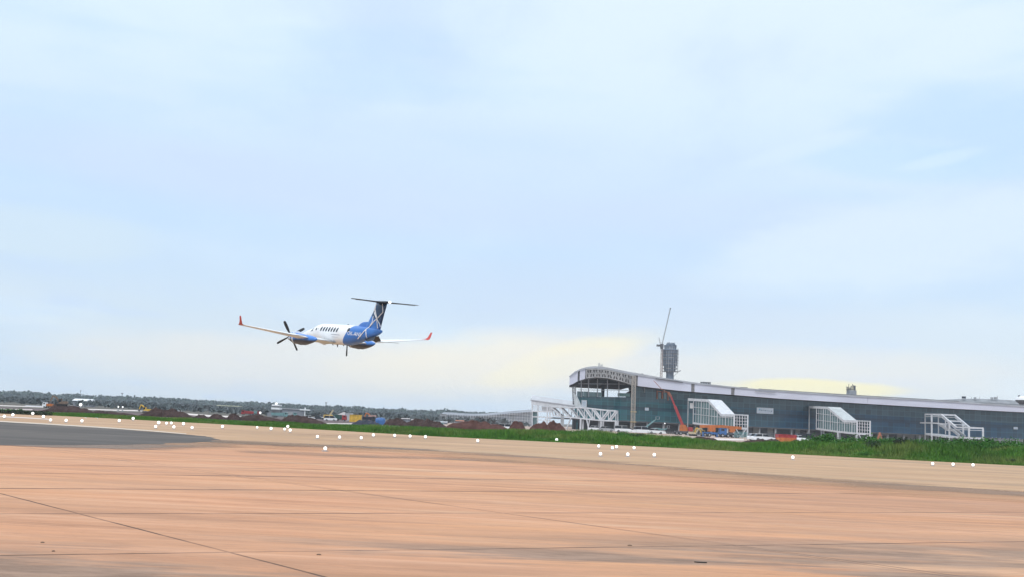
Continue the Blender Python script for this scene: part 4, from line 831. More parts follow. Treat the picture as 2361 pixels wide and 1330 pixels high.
# ------------------------------------------------------------------ gantries (fixed passenger bridges under construction)
class Gan:
    def __init__(s, name, label, px0, Y0, px1, Y1, W):
        s.a = GY(px0, Y0); s.b = GY(px1, Y1); s.W = Vector((*W, 0)); s.u = (s.b-s.a).normalized(); s.n = Vector((-s.u.y, s.u.x, 0))
        s.t = thing(name, label, 'passenger bridge', s.b, 0, 'gantries at the terminal front')
    def L(s, px, py, k=0.0):                          # sight ray meets the left side plane; k shifts across the width
        d = ray(px, py); o = CAM-s.a; t = -o.dot(s.n)/d.dot(s.n); return CAM+d*t+s.W*k
    def bld(s, mb, name, m_): return mb.build(name, m_, s.t, world=True)
def ground_post(mb, p, w_=.45): q = Vector((p.x, p.y, 0)); mb.bar(q, p, w_)
def gantry(label, px0, Y0, px1, Y1, W, roofpts, deckpts, clad=True, rail=None, posts=(), mull=14, cladm=None, endm=5, extra=None):
    g = Gan('passenger_bridge', label, px0, Y0, px1, Y1, W); rt = [g.L(*q) for q in roofpts]; dk = [g.L(*q) for q in deckpts]
    if clad:
        mb = MB()
        for a, b in zip(rt[:-1], rt[1:]):
            mb.loft([[a, a+g.W, a+g.W-Vector((0, 0, .35)), a-Vector((0, 0, .35))], [b, b+g.W, b+g.W-Vector((0, 0, .35)), b-Vector((0, 0, .35))]])
        g.bld(mb, 'roof', cladm or white_m)
        mb = MB()
        for a, b in zip(rt[:-1], rt[1:]): mb.bar(a-Vector((0, 0, .5)), b-Vector((0, 0, .5)), .25, .8); mb.bar(a+g.W-Vector((0, 0, .5)), b+g.W-Vector((0, 0, .5)), .25, .8)
        g.bld(mb, 'eave_beam', white_m)
    else:
        mb = MB()
        for k_ in (0, 1):
            o_ = g.W*k_
            for a, b in zip(rt[:-1], rt[1:]): mb.bar(a+o_, b+o_, .42, .55); mb.bar(a+o_-Vector((0, 0, .8)), b+o_-Vector((0, 0, .8)), .2, .2)
        for i, a in enumerate(rt): mb.bar(a, a+g.W, .4, .5)
        a = rt[1].lerp(rt[2], .5); mb.bar(a, a+g.W, .4, .5); a = rt[1].lerp(rt[2], .78); mb.bar(a, a+g.W, .25, .3)
        g.bld(mb, 'roof_frame', white_m)
    mb = MB()
    for a, b in zip(dk[:-1], dk[1:]): mb.loft([[a, a+g.W, a+g.W-Vector((0, 0, .65)), a-Vector((0, 0, .65))], [b, b+g.W, b+g.W-Vector((0, 0, .65)), b-Vector((0, 0, .65))]])
    g.bld(mb, 'deck', white_m)
    def at(lst, f):
        ks = [((p-g.a).dot(g.u)) for p in lst]; s0 = ks[0]+(ks[-1]-ks[0])*f if False else f
        z = float(np.interp(s0, ks, [p.z for p in lst])); q = g.a+g.u*s0; return Vector((q.x, q.y, z))
    s0 = (rt[0]-g.a).dot(g.u); s1 = (rt[-1]-g.a).dot(g.u); d0 = (dk[0]-g.a).dot(g.u)
    if mull:
        for k_ in (0, 1):
            mb = MB()
            for i in range(mull+1):
                f = lerp(max(s0, d0)+.3, s1, i/mull); a = at(rt, f)+g.W*k_; b = at(dk, f)+g.W*k_; mb.bar(a, b, .24 if i % 3 == 0 else .13)
            for hz in (2.9, 5.3):
                prev = None
                for i in range(mull+1):
                    f = lerp(max(s0, d0)+.3, s1, i/mull); q = at(dk, f)+g.W*k_; q.z += hz
                    if q.z < at(rt, f).z-.4:
                        if prev is not None: mb.bar(prev, q, .16)
                        prev = q
                    else: prev = None
            g.bld(mb, 'side_lattice', white_m)
        for k_ in (0, 1):                              # dim glazing behind the lattice
            mb = MB(); rr = []
            for i in range(mull+1):
                f = lerp(max(s0, d0)+.3, s1, i/mull); a = at(rt, f)-Vector((0, 0, .5)); b = at(dk, f)
                ins = g.W.normalized()*(.25 if k_ == 0 else -.25); rr.append((a+g.W*k_+ins, b+g.W*k_+ins))
            for i in range(mull):
                if i < 1: continue
                mb.add([rr[i][0], rr[i+1][0], rr[i+1][1], rr[i][1]], [(0, 1, 2, 3)])
            g.bld(mb, 'glazing', tealglass_m if k_ == 0 else glass_m)
        mb = MB(); a, b = rt[-1], dk[-1]
        for i in range(endm+1): mb.bar(a+g.W*(i/endm), b+g.W*(i/endm), .2)
        for f in (.28, .52, .76): mb.bar(a.lerp(b, f), a.lerp(b, f)+g.W, .16)
        g.bld(mb, 'end_lattice', white_m)
    for (px_, py_, k_) in posts:
        p = g.L(px_, py_, 0)+g.W*k_; mb = MB(); ground_post(mb, p, .5); g.bld(mb, 'post', white_m)
    # rear frame against the facade
    mb = MB(); a = rt[0]; ground_post(mb, a, .35); ground_post(mb, a+g.W, .35); g.bld(mb, 'rear_post', steel_m)
    if extra: extra(g, rt, dk)
    return g
def box_end(g, rt, dk):
    mb = MB(); q = dk[-1]; w_ = g.W*.5+q-Vector((0, 0, .65)); f = Vector((w_.x, w_.y, 0)); mb.bar(w_-g.W*.35, f, .25).bar(f, w_+g.W*.35, .25); g.bld(mb, 'brace', white_m)
def g2x(g, rt, dk):
    box_end(g, rt, dk); a = rt[0]; mb = MB(); mb.box(a+Vector((1.1, -.6, -2.6)), (1.1, .1, 1.9)); g.bld(mb, 'loose_sheet', carw_m)
gantry('gantry with solid white sloping roof standing behind the orange machines', 1587, 387, 1693, 360, (4.75, 1.5), [(1587, 917), (1633, 919.5), (1664, 953), (1693, 953.5)], [(1597, 972), (1648, 979), (1693, 983.5)],
       posts=((1693, 983, 0), (1693, 953.5, 1), (1693, 953.5, 0)), mull=15, extra=g2x)
gantry('pale lattice gantry with sloping roof in the middle of the right facade, behind bushes', 1866, 406, 1976, 380, (4.9, 1.2), [(1866, 934.5), (1909, 936.5), (1946, 967), (1976, 967.5)], [(1881, 985), (1932, 992), (1976, 996.5)],
       posts=((1976, 996, 0), (1976, 967.5, 1), (1976, 967.5, 0), (1932, 992, 0)), mull=17, extra=box_end, cladm=steel_m if False else mat('translucent pale roofing', (.42, .45, .46), .5, var=.3, vscale=.6))
def g4x(g, rt, dk):
    mb = MB(); m1 = [g.L(2122, 973.5), g.L(2148, 974), g.L(2164, 975), g.L(2178, 978)]
    for a, b in zip(m1[:-1], m1[1:]): mb.bar(a, b, .4, .5)
    for q in (0, 2): mb.bar(m1[q], m1[q]+g.W, .3)
    g.bld(mb, 'middle_beam', white_m); mb = MB()
    st = [g.L(2164, 976.5), g.L(2174, 982), g.L(2183, 989), g.L(2197, 991), g.L(2214, 1005)]
    for k_ in (0, .35):
        for a, b in zip(st[:-1], st[1:]): mb.bar(a+g.W*k_, b+g.W*k_, .35, .9)
    g.bld(mb, 'stair', steel_m)
    mb = MB(); a = g.L(2234, 1006.5); mb.bar(a+g.W*.3, Vector((a.x, a.y, 0)), .35); mb.bar(g.L(2180, 968), g.L(2180, 1000), .25); g.bld(mb, 'brace', white_m)
gantry('bare white steel frame of a gantry without roof or walls at far right', 2119, 418, 2234, 388, (5.4, .9), [(2133, 954), (2170, 954.5), (2205, 984), (2234, 984.5)], [(2132, 997), (2180, 1004), (2234, 1006.5)], clad=False, mull=0,
       posts=((2148, 954.5, 0), (2189, 970.5, 0), (2189, 970.5, 1), (2234, 984.5, 0), (2234, 984.5, 1)), extra=g4x)
# left wing with truss bridge
g = Gan('truss_bridge', 'long white truss bridge on legs with roofed block at its left end', 1226, 372, 1420, 352, (1.2, 5.5))
R1 = [g.L(1223, 920), g.L(1232, 921), g.L(1326, 934)]; mb = MB()
for a, b in zip(R1[:-1], R1[1:]):
    for k0, k1, dz0, dz1 in ((-.05, .5, 0, 1.4), (.5, 1.6, 1.4, .6)): mb.loft([[a+g.W*k0+Vector((0, 0, dz0)), a+g.W*k1+Vector((0, 0, dz1)), a+g.W*k1+Vector((0, 0, dz1-.3)), a+g.W*k0+Vector((0, 0, dz0-.3))], [b+g.W*k0+Vector((0, 0, dz0)), b+g.W*k1+Vector((0, 0, dz1)), b+g.W*k1+Vector((0, 0, dz1-.3)), b+g.W*k0+Vector((0, 0, dz0-.3))]])
g.bld(mb, 'roof', roof_m)
mb = MB(); a0_, a1_ = g.L(1225, 921.5), g.L(1326, 935); b0_, b1_ = g.L(1225, 932), g.L(1326, 941.5); mb.add([a0_, a1_, b1_, b0_]+[q+g.W*.06 for q in (a0_, a1_, b1_, b0_)], [(0, 1, 2, 3), (4, 5, 6, 7), (0, 1, 5, 4), (3, 2, 6, 7), (0, 3, 7, 4)]); g.bld(mb, 'fascia', white_m)
mb = MB()
for i in range(16): q = lerp(1229, 1268, i/15); mb.bar(g.L(q, 932.5+(q-1225)*.09), g.L(q, 947+(q-1225)*.02), .16)
for q in (1227, 1240, 1262, 1268): mb.bar(g.L(q, 932), g.L(q, 984), .4)
for y_ in (947, 959.5): mb.bar(g.L(1227, y_), g.L(1275, y_+1.5), .4)
for y_ in (967, 974): mb.bar(g.L(1238, y_), g.L(1275, y_+1), .22)
g.bld(mb, 'side_lattice', white_m)
mb = MB(); q = [g.L(1227, 947, .1), g.L(1240, 947.5, .1), g.L(1240, 990, .1), g.L(1227, 990, .1)]; mb.add(q, [(0, 1, 2, 3)]); g.bld(mb, 'glass_panel', tealglass_m)
mb = MB(); q = [g.L(1240, 934, 1.3), g.L(1270, 937, 1.3), g.L(1270, 946, 1.3), g.L(1240, 946, 1.3)]; mb.add(q, [(0, 1, 2, 3)]); g.bld(mb, 'white_panel', carw_m)
T_ = [(1270, 937), (1290, 937.5), (1311, 938), (1331, 938.2), (1347, 939), (1365, 941), (1385, 943.4), (1403, 945), (1420, 946)]; Bm = [(1276, 957), (1293, 958.5), (1312, 960.5), (1331, 962.5), (1348, 964.5), (1366, 966.3), (1385, 968), (1403, 968.8), (1420, 969.5)]
for k_ in (0, 1):
    mb = MB(); tp = [g.L(*q, k_) for q in T_]; bt = [g.L(*q, k_) for q in Bm]
    for i in range(8):
        mb.bar(tp[i], tp[i+1], .42); mb.bar(bt[i], bt[i+1], .42); mb.bar(tp[i+1], bt[i+1], .26)
        mb.bar(tp[i] if i < 6 else bt[i], bt[i+1] if i < 6 else tp[i+1], .38)
    mb.bar(tp[0], bt[0], .3); g.bld(mb, 'truss_side', white_m)
mb = MB()
for q, r in zip(T_, Bm): mb.bar(g.L(*q), g.L(*q, 1), .22); mb.bar(g.L(*r), g.L(*r, 1), .22)
g.bld(mb, 'cross_beams', white_m)
for q, r in (((1420, 969), 0), ((1420, 969), 1), ((1386, 968), 0), ((1386, 968), 1), ((1339, 963), 0), ((1297, 958), 0), ((1292, 958), 1)):
    p = g.L(*q, r); mb = MB(); mb.bar(p, Vector((p.x, p.y, 0)), .55 if q[0] != 1297 else 1.1); g.bld(mb, 'leg', white_m if q[0] != 1297 else steel_m)
mb = MB()
for q0, q1 in ((1316, 1306), (1352, 1358), (1360, 1355), (1258, 1262)): p = g.L(q0, 963); p2 = g.L(q1, 990); p2.z = 0; mb.bar(p, p2, .35)
g.bld(mb, 'brace', white_m)
mb = MB(); mb.prism([g.L(1322, 903), g.L(1329, 912), g.L(1341, 938), g.L(1325, 938)], g.W*.3); g.bld(mb, 'slanted_panel', mat('pale grey sheeting', (.45, .48, .5), .6, var=.3))
mb = MB(); lattice(mb, g.L(1324, 938, .2), g.L(1322, 890, .2), 1.0, 10, .09); g.bld(mb, 'scaffold', darksteel_m)
# far low pier wing
t = thing('pier_wing', 'long low pale lattice walled wing with sagging roofline left of the terminal', 'building', GY(1120, 480)); RP = [(1018, 953.5), (1040, 954.5), (1062, 956.3), (1090, 957.5), (1115, 957), (1140, 955), (1165, 952.5), (1195, 949.8), (1228, 947.5)]
mb = MB()
for (a, ya), (b, yb) in zip(RP[:-1], RP[1:]): mb.loft([[P(a, ya, 480), P(a, ya, 480)+Vector((0, 14, 1)), P(a, ya, 480)+Vector((0, 14, .6)), P(a, ya, 480)-Vector((0, 0, .5))], [P(b, yb, 480), P(b, yb, 480)+Vector((0, 14, 1)), P(b, yb, 480)+Vector((0, 14, .6)), P(b, yb, 480)-Vector((0, 0, .5))]])
mb.build('roof', greyroof_m, t, world=True)
mb = MB(); mw_ = MB()
for i in range(36):
    q = 1019+i*6; y0 = float(np.interp(q, [r[0] for r in RP], [r[1] for r in RP])); a = P(q, y0, 480); mb.bar(a, (a.x, a.y, 0), .22)
    for zz in (1.2, 2.4, 3.6, 4.8):
        if zz < a.z-.3 and i < 35: mb.bar((a.x, a.y, zz), (a.x+6*.192, a.y, zz), .14)
for (a, ya), (b, yb) in zip(RP[:-1], RP[1:]):
    p, q = P(a, ya+1, 481.5), P(b, yb+1, 481.5); p = Vector((p.x, 481.5, p.z)); q = Vector((q.x, 481.5, q.z)); mw_.add([p, q, (q.x, q.y, 0), (p.x, p.y, 0)], [(0, 1, 2, 3)])
mb.build('lattice', white_m, t, world=True); mw_.build('wall', mat('pale hazy glazing', (.33, .36, .40), .4, var=.45, vscale=.25), t, world=True)

# ------------------------------------------------------------------ behind the terminal
YT = 640
tc_ = GY(1542, YT); t = thing('control_tower', 'round unfinished control tower wrapped in scaffold behind the terminal roof', 'tower', tc_)
def zt(py): return P(1543, py, YT).z
SX = YT/FPX
mb = MB(); rg = []
for py, hw in ((1010, 9), (868, 9), (860, 8.6), (856, 9.5), (855, 12.5), (846, 14), (842, 14.5), (841.5, 16), (830, 16.5), (829.5, 17.8), (815, 18), (808, 19), (804.5, 18)):
    z = max(0, zt(py)) if py < 1000 else 0; cx_ = P(1544.5 if py < 1000 else 1543, py, YT).x-tc_.x if py < 1000 else P(1543, 900, YT).x-tc_.x
    rg.append([(cx_+hw*SX*math.cos(a), hw*SX*math.sin(a), z) for a in [2*math.pi*j/20 for j in range(20)]])
mb.loft(rg).build('shaft', towerc_m, t)
def ring_t(py0, py1, hw, name, m_, ox=1544.5): MB().tube([(P(ox, py0, YT).x-tc_.x, 0, zt(py0)), (P(ox, py1, YT).x-tc_.x, 0, zt(py1))], hw*SX, 18).build(name, m_, t)
ring_t(804.5, 795.5, 12.5, 'cab_glazing', mat('pale cab glazing', (.30, .33, .38), .3), 1545.5); ring_t(797, 794.5, 14.5, 'cab_roof', towerc_m, 1545.5); ring_t(794.4, 791.5, 10.5, 'crown', towerc_m, 1546.5)
mb = MB()
for i in range(12): a = i*math.pi/6; x_ = P(1545.5, 800, YT).x-tc_.x; mb.bar((x_+13*SX*math.cos(a), 13*SX*math.sin(a), zt(804)), (x_+13.6*SX*math.cos(a), 13.6*SX*math.sin(a), zt(796)), .35)
for i in range(9): a = i*math.pi/4.5; x_ = P(1546.5, 790, YT).x-tc_.x; mb.bar((x_+8.5*SX*math.cos(a), 8.5*SX*math.sin(a), zt(793)), (x_+8.5*SX*math.cos(a), 8.5*SX*math.sin(a), zt(788+(i % 3))), .28)
mb.tube([(P(1546.5, 789, YT).x-tc_.x-2, 0, zt(789.6)), (P(1546.5, 789, YT).x-tc_.x+2, 0, zt(789.6))], .2, 6); mb.build('cab_frame', towerc_m, t)
for py, hw, ox in ((855.5, 18, 1545), (848, 17, 1545), (842, 18, 1545), (836, 18, 1545), (830, 19, 1545.5), (822, 19.5, 1545), (815, 20, 1545), (807.5, 20.5, 1544)): ring_t(py+.45, py-.45, hw, 'scaffold_platform', darksteel_m, ox)
mb = MB()
for i in range(20):
    a = i*math.pi/10; q = 18.5*SX; x_ = P(1544.5, 840, YT).x-tc_.x; mb.bar((x_+q*math.cos(a), q*math.sin(a), zt(857)), (x_+q*1.02*math.cos(a), q*1.02*math.sin(a), zt(802+4*(i % 3))), .2)
for py in (849, 837, 824, 816): 
    for i in range(20):
        if (i+int(py)) % 3: a = i*math.pi/10; b = (i+1)*math.pi/10; q = 18.5*SX; mb.bar((x_+q*math.cos(a), q*math.sin(a), zt(py)), (x_+q*math.cos(b), q*math.sin(b), zt(py)), .3)
mb.bar((P(1560, 853, YT).x-tc_.x, 0, zt(856)), (P(1570, 850, YT).x-tc_.x, 0, zt(852)), .5); mb.bar((P(1553, 866, YT).x-tc_.x, 0, zt(866)), (P(1564, 855, YT).x-tc_.x, 0, zt(856)), .2)
mb.build('scaffold', steel_m, t)
cb = GY(1525.3, YT-6); t = thing('luffing_crane', 'slim tower crane with steep thin jib attached to the left side of the control tower', 'crane', cb)
def cw(px, py): p = P(px, py, YT-6); return Vector((p.x-cb.x, 0, p.z))
mb = MB(); top = cw(1526.5, 798); lattice(mb, (cw(1524, 870).x, 0, 0), top, 1.1, 34, .10); mb.build('mast', mat('pinkish crane steel', (.36, .29, .27), .6), t)
MB().box(cw(1526, 796.5), (1.8, 1.6, 2.4)).box(cw(1525.5, 801), (1.3, 1.3, 1.5)).build('cab', darksteel_m, t); MB().box(cw(1519.5, 795.5), (2.8, 1.2, 1.1)).bar(cw(1517, 794.5), cw(1526, 794.5), .3).build('counterweight', darksteel_m, t)
mb = MB(); lattice(mb, cw(1526.8, 792), cw(1545.4, 711.5), .42, 40, .045); mb.build('jib', mat('thin grey crane steel', (.2, .2, .21), .6), t)
MB().box(cw(1545.6, 710.5), (.7, .5, .8)).build('jib_head', darksteel_m, t); MB().bar(cw(1522, 793), cw(1519.7, 779), .22).bar(cw(1524.5, 793), cw(1519.7, 779), .14).box(cw(1519.5, 778.5), (.5, .4, .5)).bar(cw(1523, 789), cw(1529, 790), .15).build('a_frame', steel_m, t)
def roofunit(px0, px1, py0, py1, label, Y=412, m_=darksteel_m, dep=2.5, fins=True):
    a = P(px0, py0, Y); b = P(px1, py1, Y); t = thing('rooftop_unit', label, 'rooftop unit', ((a.x+b.x)/2, Y, b.z-.25), 0, 'things standing on the terminal roof'); W_ = abs(b.x-a.x); H_ = a.z-b.z
    MB().box((0, 0, H_/2+.1), (W_, dep, H_*.8)).build('casing', m_, t)
    if fins:
        mb = MB()
        for i in range(4): mb.box((-W_*.4+W_*.27*i, -dep/2-.05, H_*.5), (W_*.1, .1, H_*.5)).box((-W_*.4+W_*.27*i, 0, H_*.92), (W_*.12, dep*.5, H_*.18))
        mb.build('louvre', steel_m, t)
    return t
roofunit(1616, 1637.5, 877.5, 886, 'largest dark grey unit on the terminal roof, long and boxy'); roofunit(1640, 1651, 884.5, 888.5, 'low dark unit on the roof right after the largest boxy one'); roofunit(1655, 1661, 887, 890, 'tiny dark box on the roof, third from the left')
roofunit(1684, 1696, 889, 893, 'flat pale clutter on the roof above the second dark fascia gap', m_=truss_m); roofunit(1705, 1722, 890, 895, 'low dark unit on the roof right of the second dark fascia gap'); roofunit(1724, 1742, 893.5, 897, 'thin low dark unit, rightmost of the small ones on the roof')
roofunit(1478, 1482, 859, 862.5, 'tiny dark box on the roof near the arch', Y=405)
t = thing('stair_core', 'grey unfinished concrete core with upright bars rising above the middle of the roof', 'building', GY(1963, 470)); c0 = GY(1963, 470)
a = P(1955, 898.5, 470); b = P(1971.5, 899, 470); MB().box(((a.x+b.x)/2-c0.x, 0, a.z/2), (b.x-a.x, 4, a.z)).build('concrete_core', conc_m, t)
mb = MB(); r = random.Random(5)
for i in range(13): q = 1952+i*1.7; y0 = r.uniform(884, 893); p = P(q, y0, 470-1+2*(i % 2)); p2 = P(q+r.uniform(-1.5, 1.5), 900, 470); mb.bar(p-c0, p2-c0, .22)
mb.box(P(1970, 897, 469)-c0, (.8, .8, 3.4)); mb.bar(P(1951, 897, 470)-c0, P(1973, 896, 470)-c0, .25); mb.build('rebar', darksteel_m, t)
h0 = GY(2300, 560); t = thing('rear_hall', 'low grey domed hall roof rising behind the right end of the terminal', 'building', h0); HR = [(2205, 932), (2213, 921), (2221, 918), (2260, 917.5), (2300, 919), (2340, 921), (2400, 926), (2480, 932)]
mb = MB(); rg = []
for q, y in HR: a = P(q, y, 560)-h0; rg.append([(a.x, 0, 0), (a.x, 0, a.z-2), (a.x, 4, a.z), (a.x, 30, a.z), (a.x, 34, 0)])
mb.loft(rg).build('roof', conc_m, t)
for q, y0, wd in ((2226, 915, 7), (2291, 917, 4), (2252, 917, 3), (2300, 916.5, 6)): p = P(q, y0, 560)-h0; MB().box(p+Vector((0, 2, 0)), (wd*.224, 1.5, 1.1)).build('roof_vent', greysoil_m if q == 2226 else steel_m, t)
mb = MB()
for q, y0 in ((2300, 911), (2258, 914.5), (2240, 914)): mb.bar(P(q, y0, 562)-h0, P(q, 920, 562)-h0, .15)
mb.build('roof_post', steel_m, t)
d0_ = GY(2372, 540); t = thing('drum_roof', 'white topped drum with dark underside rising at the right frame edge', 'building', d0_); zt_ = lambda y: P(2372, y, 540).z
MB().tube([(0, 0, 0), (0, 0, zt_(932))], [3.5, 4.0], 18).build('wall', conc_m, t); MB().loft([[(r_*math.cos(a_), r_*math.sin(a_), z_) for a_ in [2*math.pi*j/24 for j in range(24)]] for r_, z_ in ((3.8, zt_(932)), (5.8, zt_(924)), (5.9, zt_(922)))]).build('lower_cone', darksteel_m, t)
MB().loft([[(r_*math.cos(a_), r_*math.sin(a_), z_) for a_ in [2*math.pi*j/24 for j in range(24)]] for r_, z_ in ((5.95, zt_(922)), (5.6, zt_(917)), (4.2, zt_(913.5)), (.3, zt_(912)))]).build('white_top', carw_m, t); MB().bar((-5, 0, zt_(913.5)), (-4.2, 0, zt_(911.5)), .5).build('vent', darksteel_m, t)

# ------------------------------------------------------------------ vehicles and machines (local: length along x, ground at z=0)
def wheels(t, xs_, y, r=.34, w_=.24):
    for x_ in xs_:
        for s in (-1, 1):
            o = MB().tube([(x_, s*y-w_/2, r), (x_, s*y+w_/2, r)], r, 14).build('wheel', black_m, t, smooth=False)
            MB().tube([(x_, s*y-w_/2-.01, r), (x_, s*y+w_/2+.01, r)], r*.5, 10).build('rim', steel_m, o)
def car(label, loc, rz, paint, van=False):
    t = thing('parked_car', label, 'van' if van else 'car', loc, rz, 'vehicles parked at the terminal')
    H = 1.95 if van else 1.5
    pr = [(-2.2, .35), (-2.25, .75), (-2.1, .95), (-1.6, H-.12 if van else .98), (-1.3 if not van else -1.2, H-.02 if van else 1.0)]
    lower = [(-2.25, .3), (-2.3, .7), (-2.2, .95), (-.9, 1.02), (1.1, 1.0), (2.1, .82), (2.25, .6), (2.22, .3)] if not van else [(-2.4, .3), (-2.45, 1.0), (-1.5, 1.1), (2.2, 1.1), (2.45, .95), (2.45, .3)]
    MB().prism([(x_, -.86, z) for x_, z in lower], (0, 1.72, 0)).build('body', paint, t)
    cabp = [(-1.9, .96), (-1.45, H), (.35, H), (1.15, .99)] if not van else [(-2.4, 1.1), (-2.3, H), (1.2, H), (1.9, 1.1)]
    MB().prism([(x_, -.74, z) for x_, z in cabp], (0, 1.48, 0)).build('window', glassd_m, t)
    MB().box(((cabp[1][0]+cabp[2][0])/2, 0, H+.02), (cabp[2][0]-cabp[1][0]+.1, 1.44, .07)).box((-.4, -.745, (H+1)/2), (.09, .03, H-.95)).box((-.4, .745, (H+1)/2), (.09, .03, H-.95)).build('roof', paint, t)
    wheels(t, (-1.4, 1.4), .82)
    for s in (-.6, .6): MB().box((2.24, s, .68), (.06, .34, .16)).build('headlight', white_m, t)
    return t
def truck(label, loc, rz, cabm, bedm, L_=8.0, cargo='box', H=3.0):
    t = thing('truck', label, 'truck', loc, rz, 'trucks on the site')
    MB().box((0, 0, .85), (L_, .9, .25)).build('chassis', darksteel_m, t)
    MB().prism([(L_/2-2.0, -1.2, .8), (L_/2-2.0, -1.2, 2.9), (L_/2-.35, -1.2, 2.9), (L_/2, -1.2, 1.9), (L_/2, -1.2, .6), (L_/2-2, -1.2, .6)], (0, 2.4, 0)).build('cab', cabm, t)
    MB().box((L_/2-.14, 0, 2.25), (.1, 2.1, .7)).box((L_/2-1.0, 0, 2.25), (.9, 2.43, .65)).build('window', glassd_m, t)
    if cargo == 'box': MB().box((-1.1, 0, 1+(H-1)/2), (L_-2.4, 2.4, H-1)).build('cargo_box', bedm, t)
    elif cargo == 'tipper': MB().loft([[(-L_/2, -1.2, 1.1), (L_/2-2.2, -1.2, 1.1), (L_/2-2.2, 1.2, 1.1), (-L_/2, 1.2, 1.1)], [(-L_/2-.4, -1.3, 2.5), (L_/2-2.1, -1.3, 2.7), (L_/2-2.1, 1.3, 2.7), (-L_/2-.4, 1.3, 2.5)]]).build('tipper_bed', bedm, t)
    wheels(t, (-L_/2+1.0, -L_/2+2.2, L_/2-1.2), 1.05, .5, .3); return t
def excavator(label, loc, rz, paint=yellow_m, s=1.0, reach=True):
    t = thing('excavator', label, 'excavator', loc, rz, 'excavators on the site')
    for y in (-1.1, 1.1): MB().prism([(-1.8, y-.25, .1), (-1.5, y-.25, 0), (1.5, y-.25, 0), (1.8, y-.25, .1), (1.9, y-.25, .5), (1.6, y-.25, .85), (-1.6, y-.25, .85), (-1.9, y-.25, .5)], (0, .5, 0)).build('track', black_m, t)
    MB().prism([(-2.0, -1.25, 1.0), (1.3, -1.25, 1.0), (1.3, -1.25, 1.6), (-.1, -1.25, 2.0), (-2.1, -1.25, 2.1), (-2.3, -1.25, 1.4)], (0, 2.5, 0)).build('body', paint, t)
    MB().box((.75, .75, 2.15), (1.3, .95, 1.5)).build('cab', glassd_m, t); MB().box((.75, .75, 2.95), (1.4, 1.05, .12)).box((.12, .75, 2.15), (.1, 1.0, 1.5)).build('cab_frame', paint, t)
    MB().prism([(1.0, -.3, 1.4), (2.2, -.3, 3.7), (3.6, -.3, 4.3), (4.3, -.3, 3.9), (3.5, -.3, 3.7), (2.7, -.3, 3.2), (1.5, -.3, 1.3)], (0, .45, 0)).build('boom', paint, t)
    MB().bar((4.0, -.08, 4.3), (4.9, -.08, 1.7), .35, .5).build('arm', paint, t); MB().prism([(4.6, -.45, 1.8), (5.3, -.45, 1.7), (5.5, -.45, 1.0), (4.9, -.45, .7), (4.4, -.45, 1.0)], (0, .75, 0)).build('bucket', darksteel_m, t)
    t.scale = (s, s, s); return t
def boomlift(label, loc, rz, p1, p2, head=1.2):
    t = thing('boom_lift', label, 'boom lift', loc, rz, 'boom lifts before the glass wall')
    MB().box((0, 0, .75), (2.4, 2.0, .6)).box((-.4, 0, 1.35), (1.6, 1.2, .7)).build('base', teal_m, t); wheels(t, (-.85, .85), 1.0, .45, .3)
    MB().bar((-.5, 0, 1.6), p1, .32, .42).build('lower_boom', teal_m, t); MB().bar(p1, p2, .22, .3).build('upper_boom', teal_m, t)
    MB().box(Vector(p2)+Vector((head/2, 0, .1)), (head, .9, .08)).box(Vector(p2)+Vector((head/2, 0, .9)), (head, .9, .06)).box(Vector(p2)+Vector((.03, 0, .5)), (.05, .9, .85)).box(Vector(p2)+Vector((head, 0, .5)), (.05, .9, .85)).build('basket', steel_m, t); return t
def container(label, loc, rz, m_, L_=6.1, H=2.6, name='container', cat='container'):
    t = thing(name, label, cat, loc, rz, 'containers and bins on the site'); mb = MB(); n = int(L_/.3); pts = []
    for i in range(n+1): x_ = -L_/2+L_*i/n; pts.append((x_, -1.2-(.06 if i % 2 else 0)))
    poly = [(x_, y, .15) for x_, y in pts]+[(x_, -y, .15) for x_, y in reversed(pts)]
    mb.prism(poly, (0, 0, H-.2)).build('corrugated_box', m_, t)
    mb = MB()
    for x_ in (-L_/2, L_/2):
        for y in (-1.22, 1.22): mb.box((x_, y, H/2), (.16, .16, H))
    for y in (-1.24, 1.24): mb.box((0, y, H), (L_, .14, .16)).box((0, y, .1), (L_, .14, .16))
    mb.build('frame', m_, t); mb = MB()
    for y in (-.6, -.3, .3, .6): mb.box((L_/2+.1, y, H/2), (.05, .05, H-.3))
    mb.build('door_bar', steel_m, t); return t

# left middle ground
yex = 195; excavator('brownish excavator on the earth mound at far left, arm to the left', (*GY(142, yex)[:2], max(.9, P(142, 936.5, yex).z)), math.pi+.2, mat('muddy brown machine paint', (.20, .14, .10), .7, var=.5, vscale=1.5), .42)
excavator('yellow excavator beside the tall pointed earth mound, left third', (*GY(338, 250)[:2], 0), math.pi*.9, yellow_m, .42)
excavator('small orange excavator behind the blue tank', (*GY(862, 300)[:2], 0), math.pi, orange_m, .55)
truck('small truck with orange stripe and white cab left of the far left excavator', GY(110, 262), math.pi, carw_m, orange_m, 5.2, 'box', 2.3).scale = (.45,)*3
t = thing('long_shed', 'long low shed with bright white roof below the mast lamp at far left', 'shed', GY(193, 420)); H_ = P(193, 932.5, 420).z; wv = 3.6
MB().box((0, 0, 1.1), (wv*1.8, 5, 2.2)).build('wall', greyroof_m, t); MB().prism([(-wv, -3, max(1.9, 2.2)), (-wv, 0, 3.0), (-wv, 3, 2.2)], (2*wv, 0, 0)).build('roof', carw_m, t)
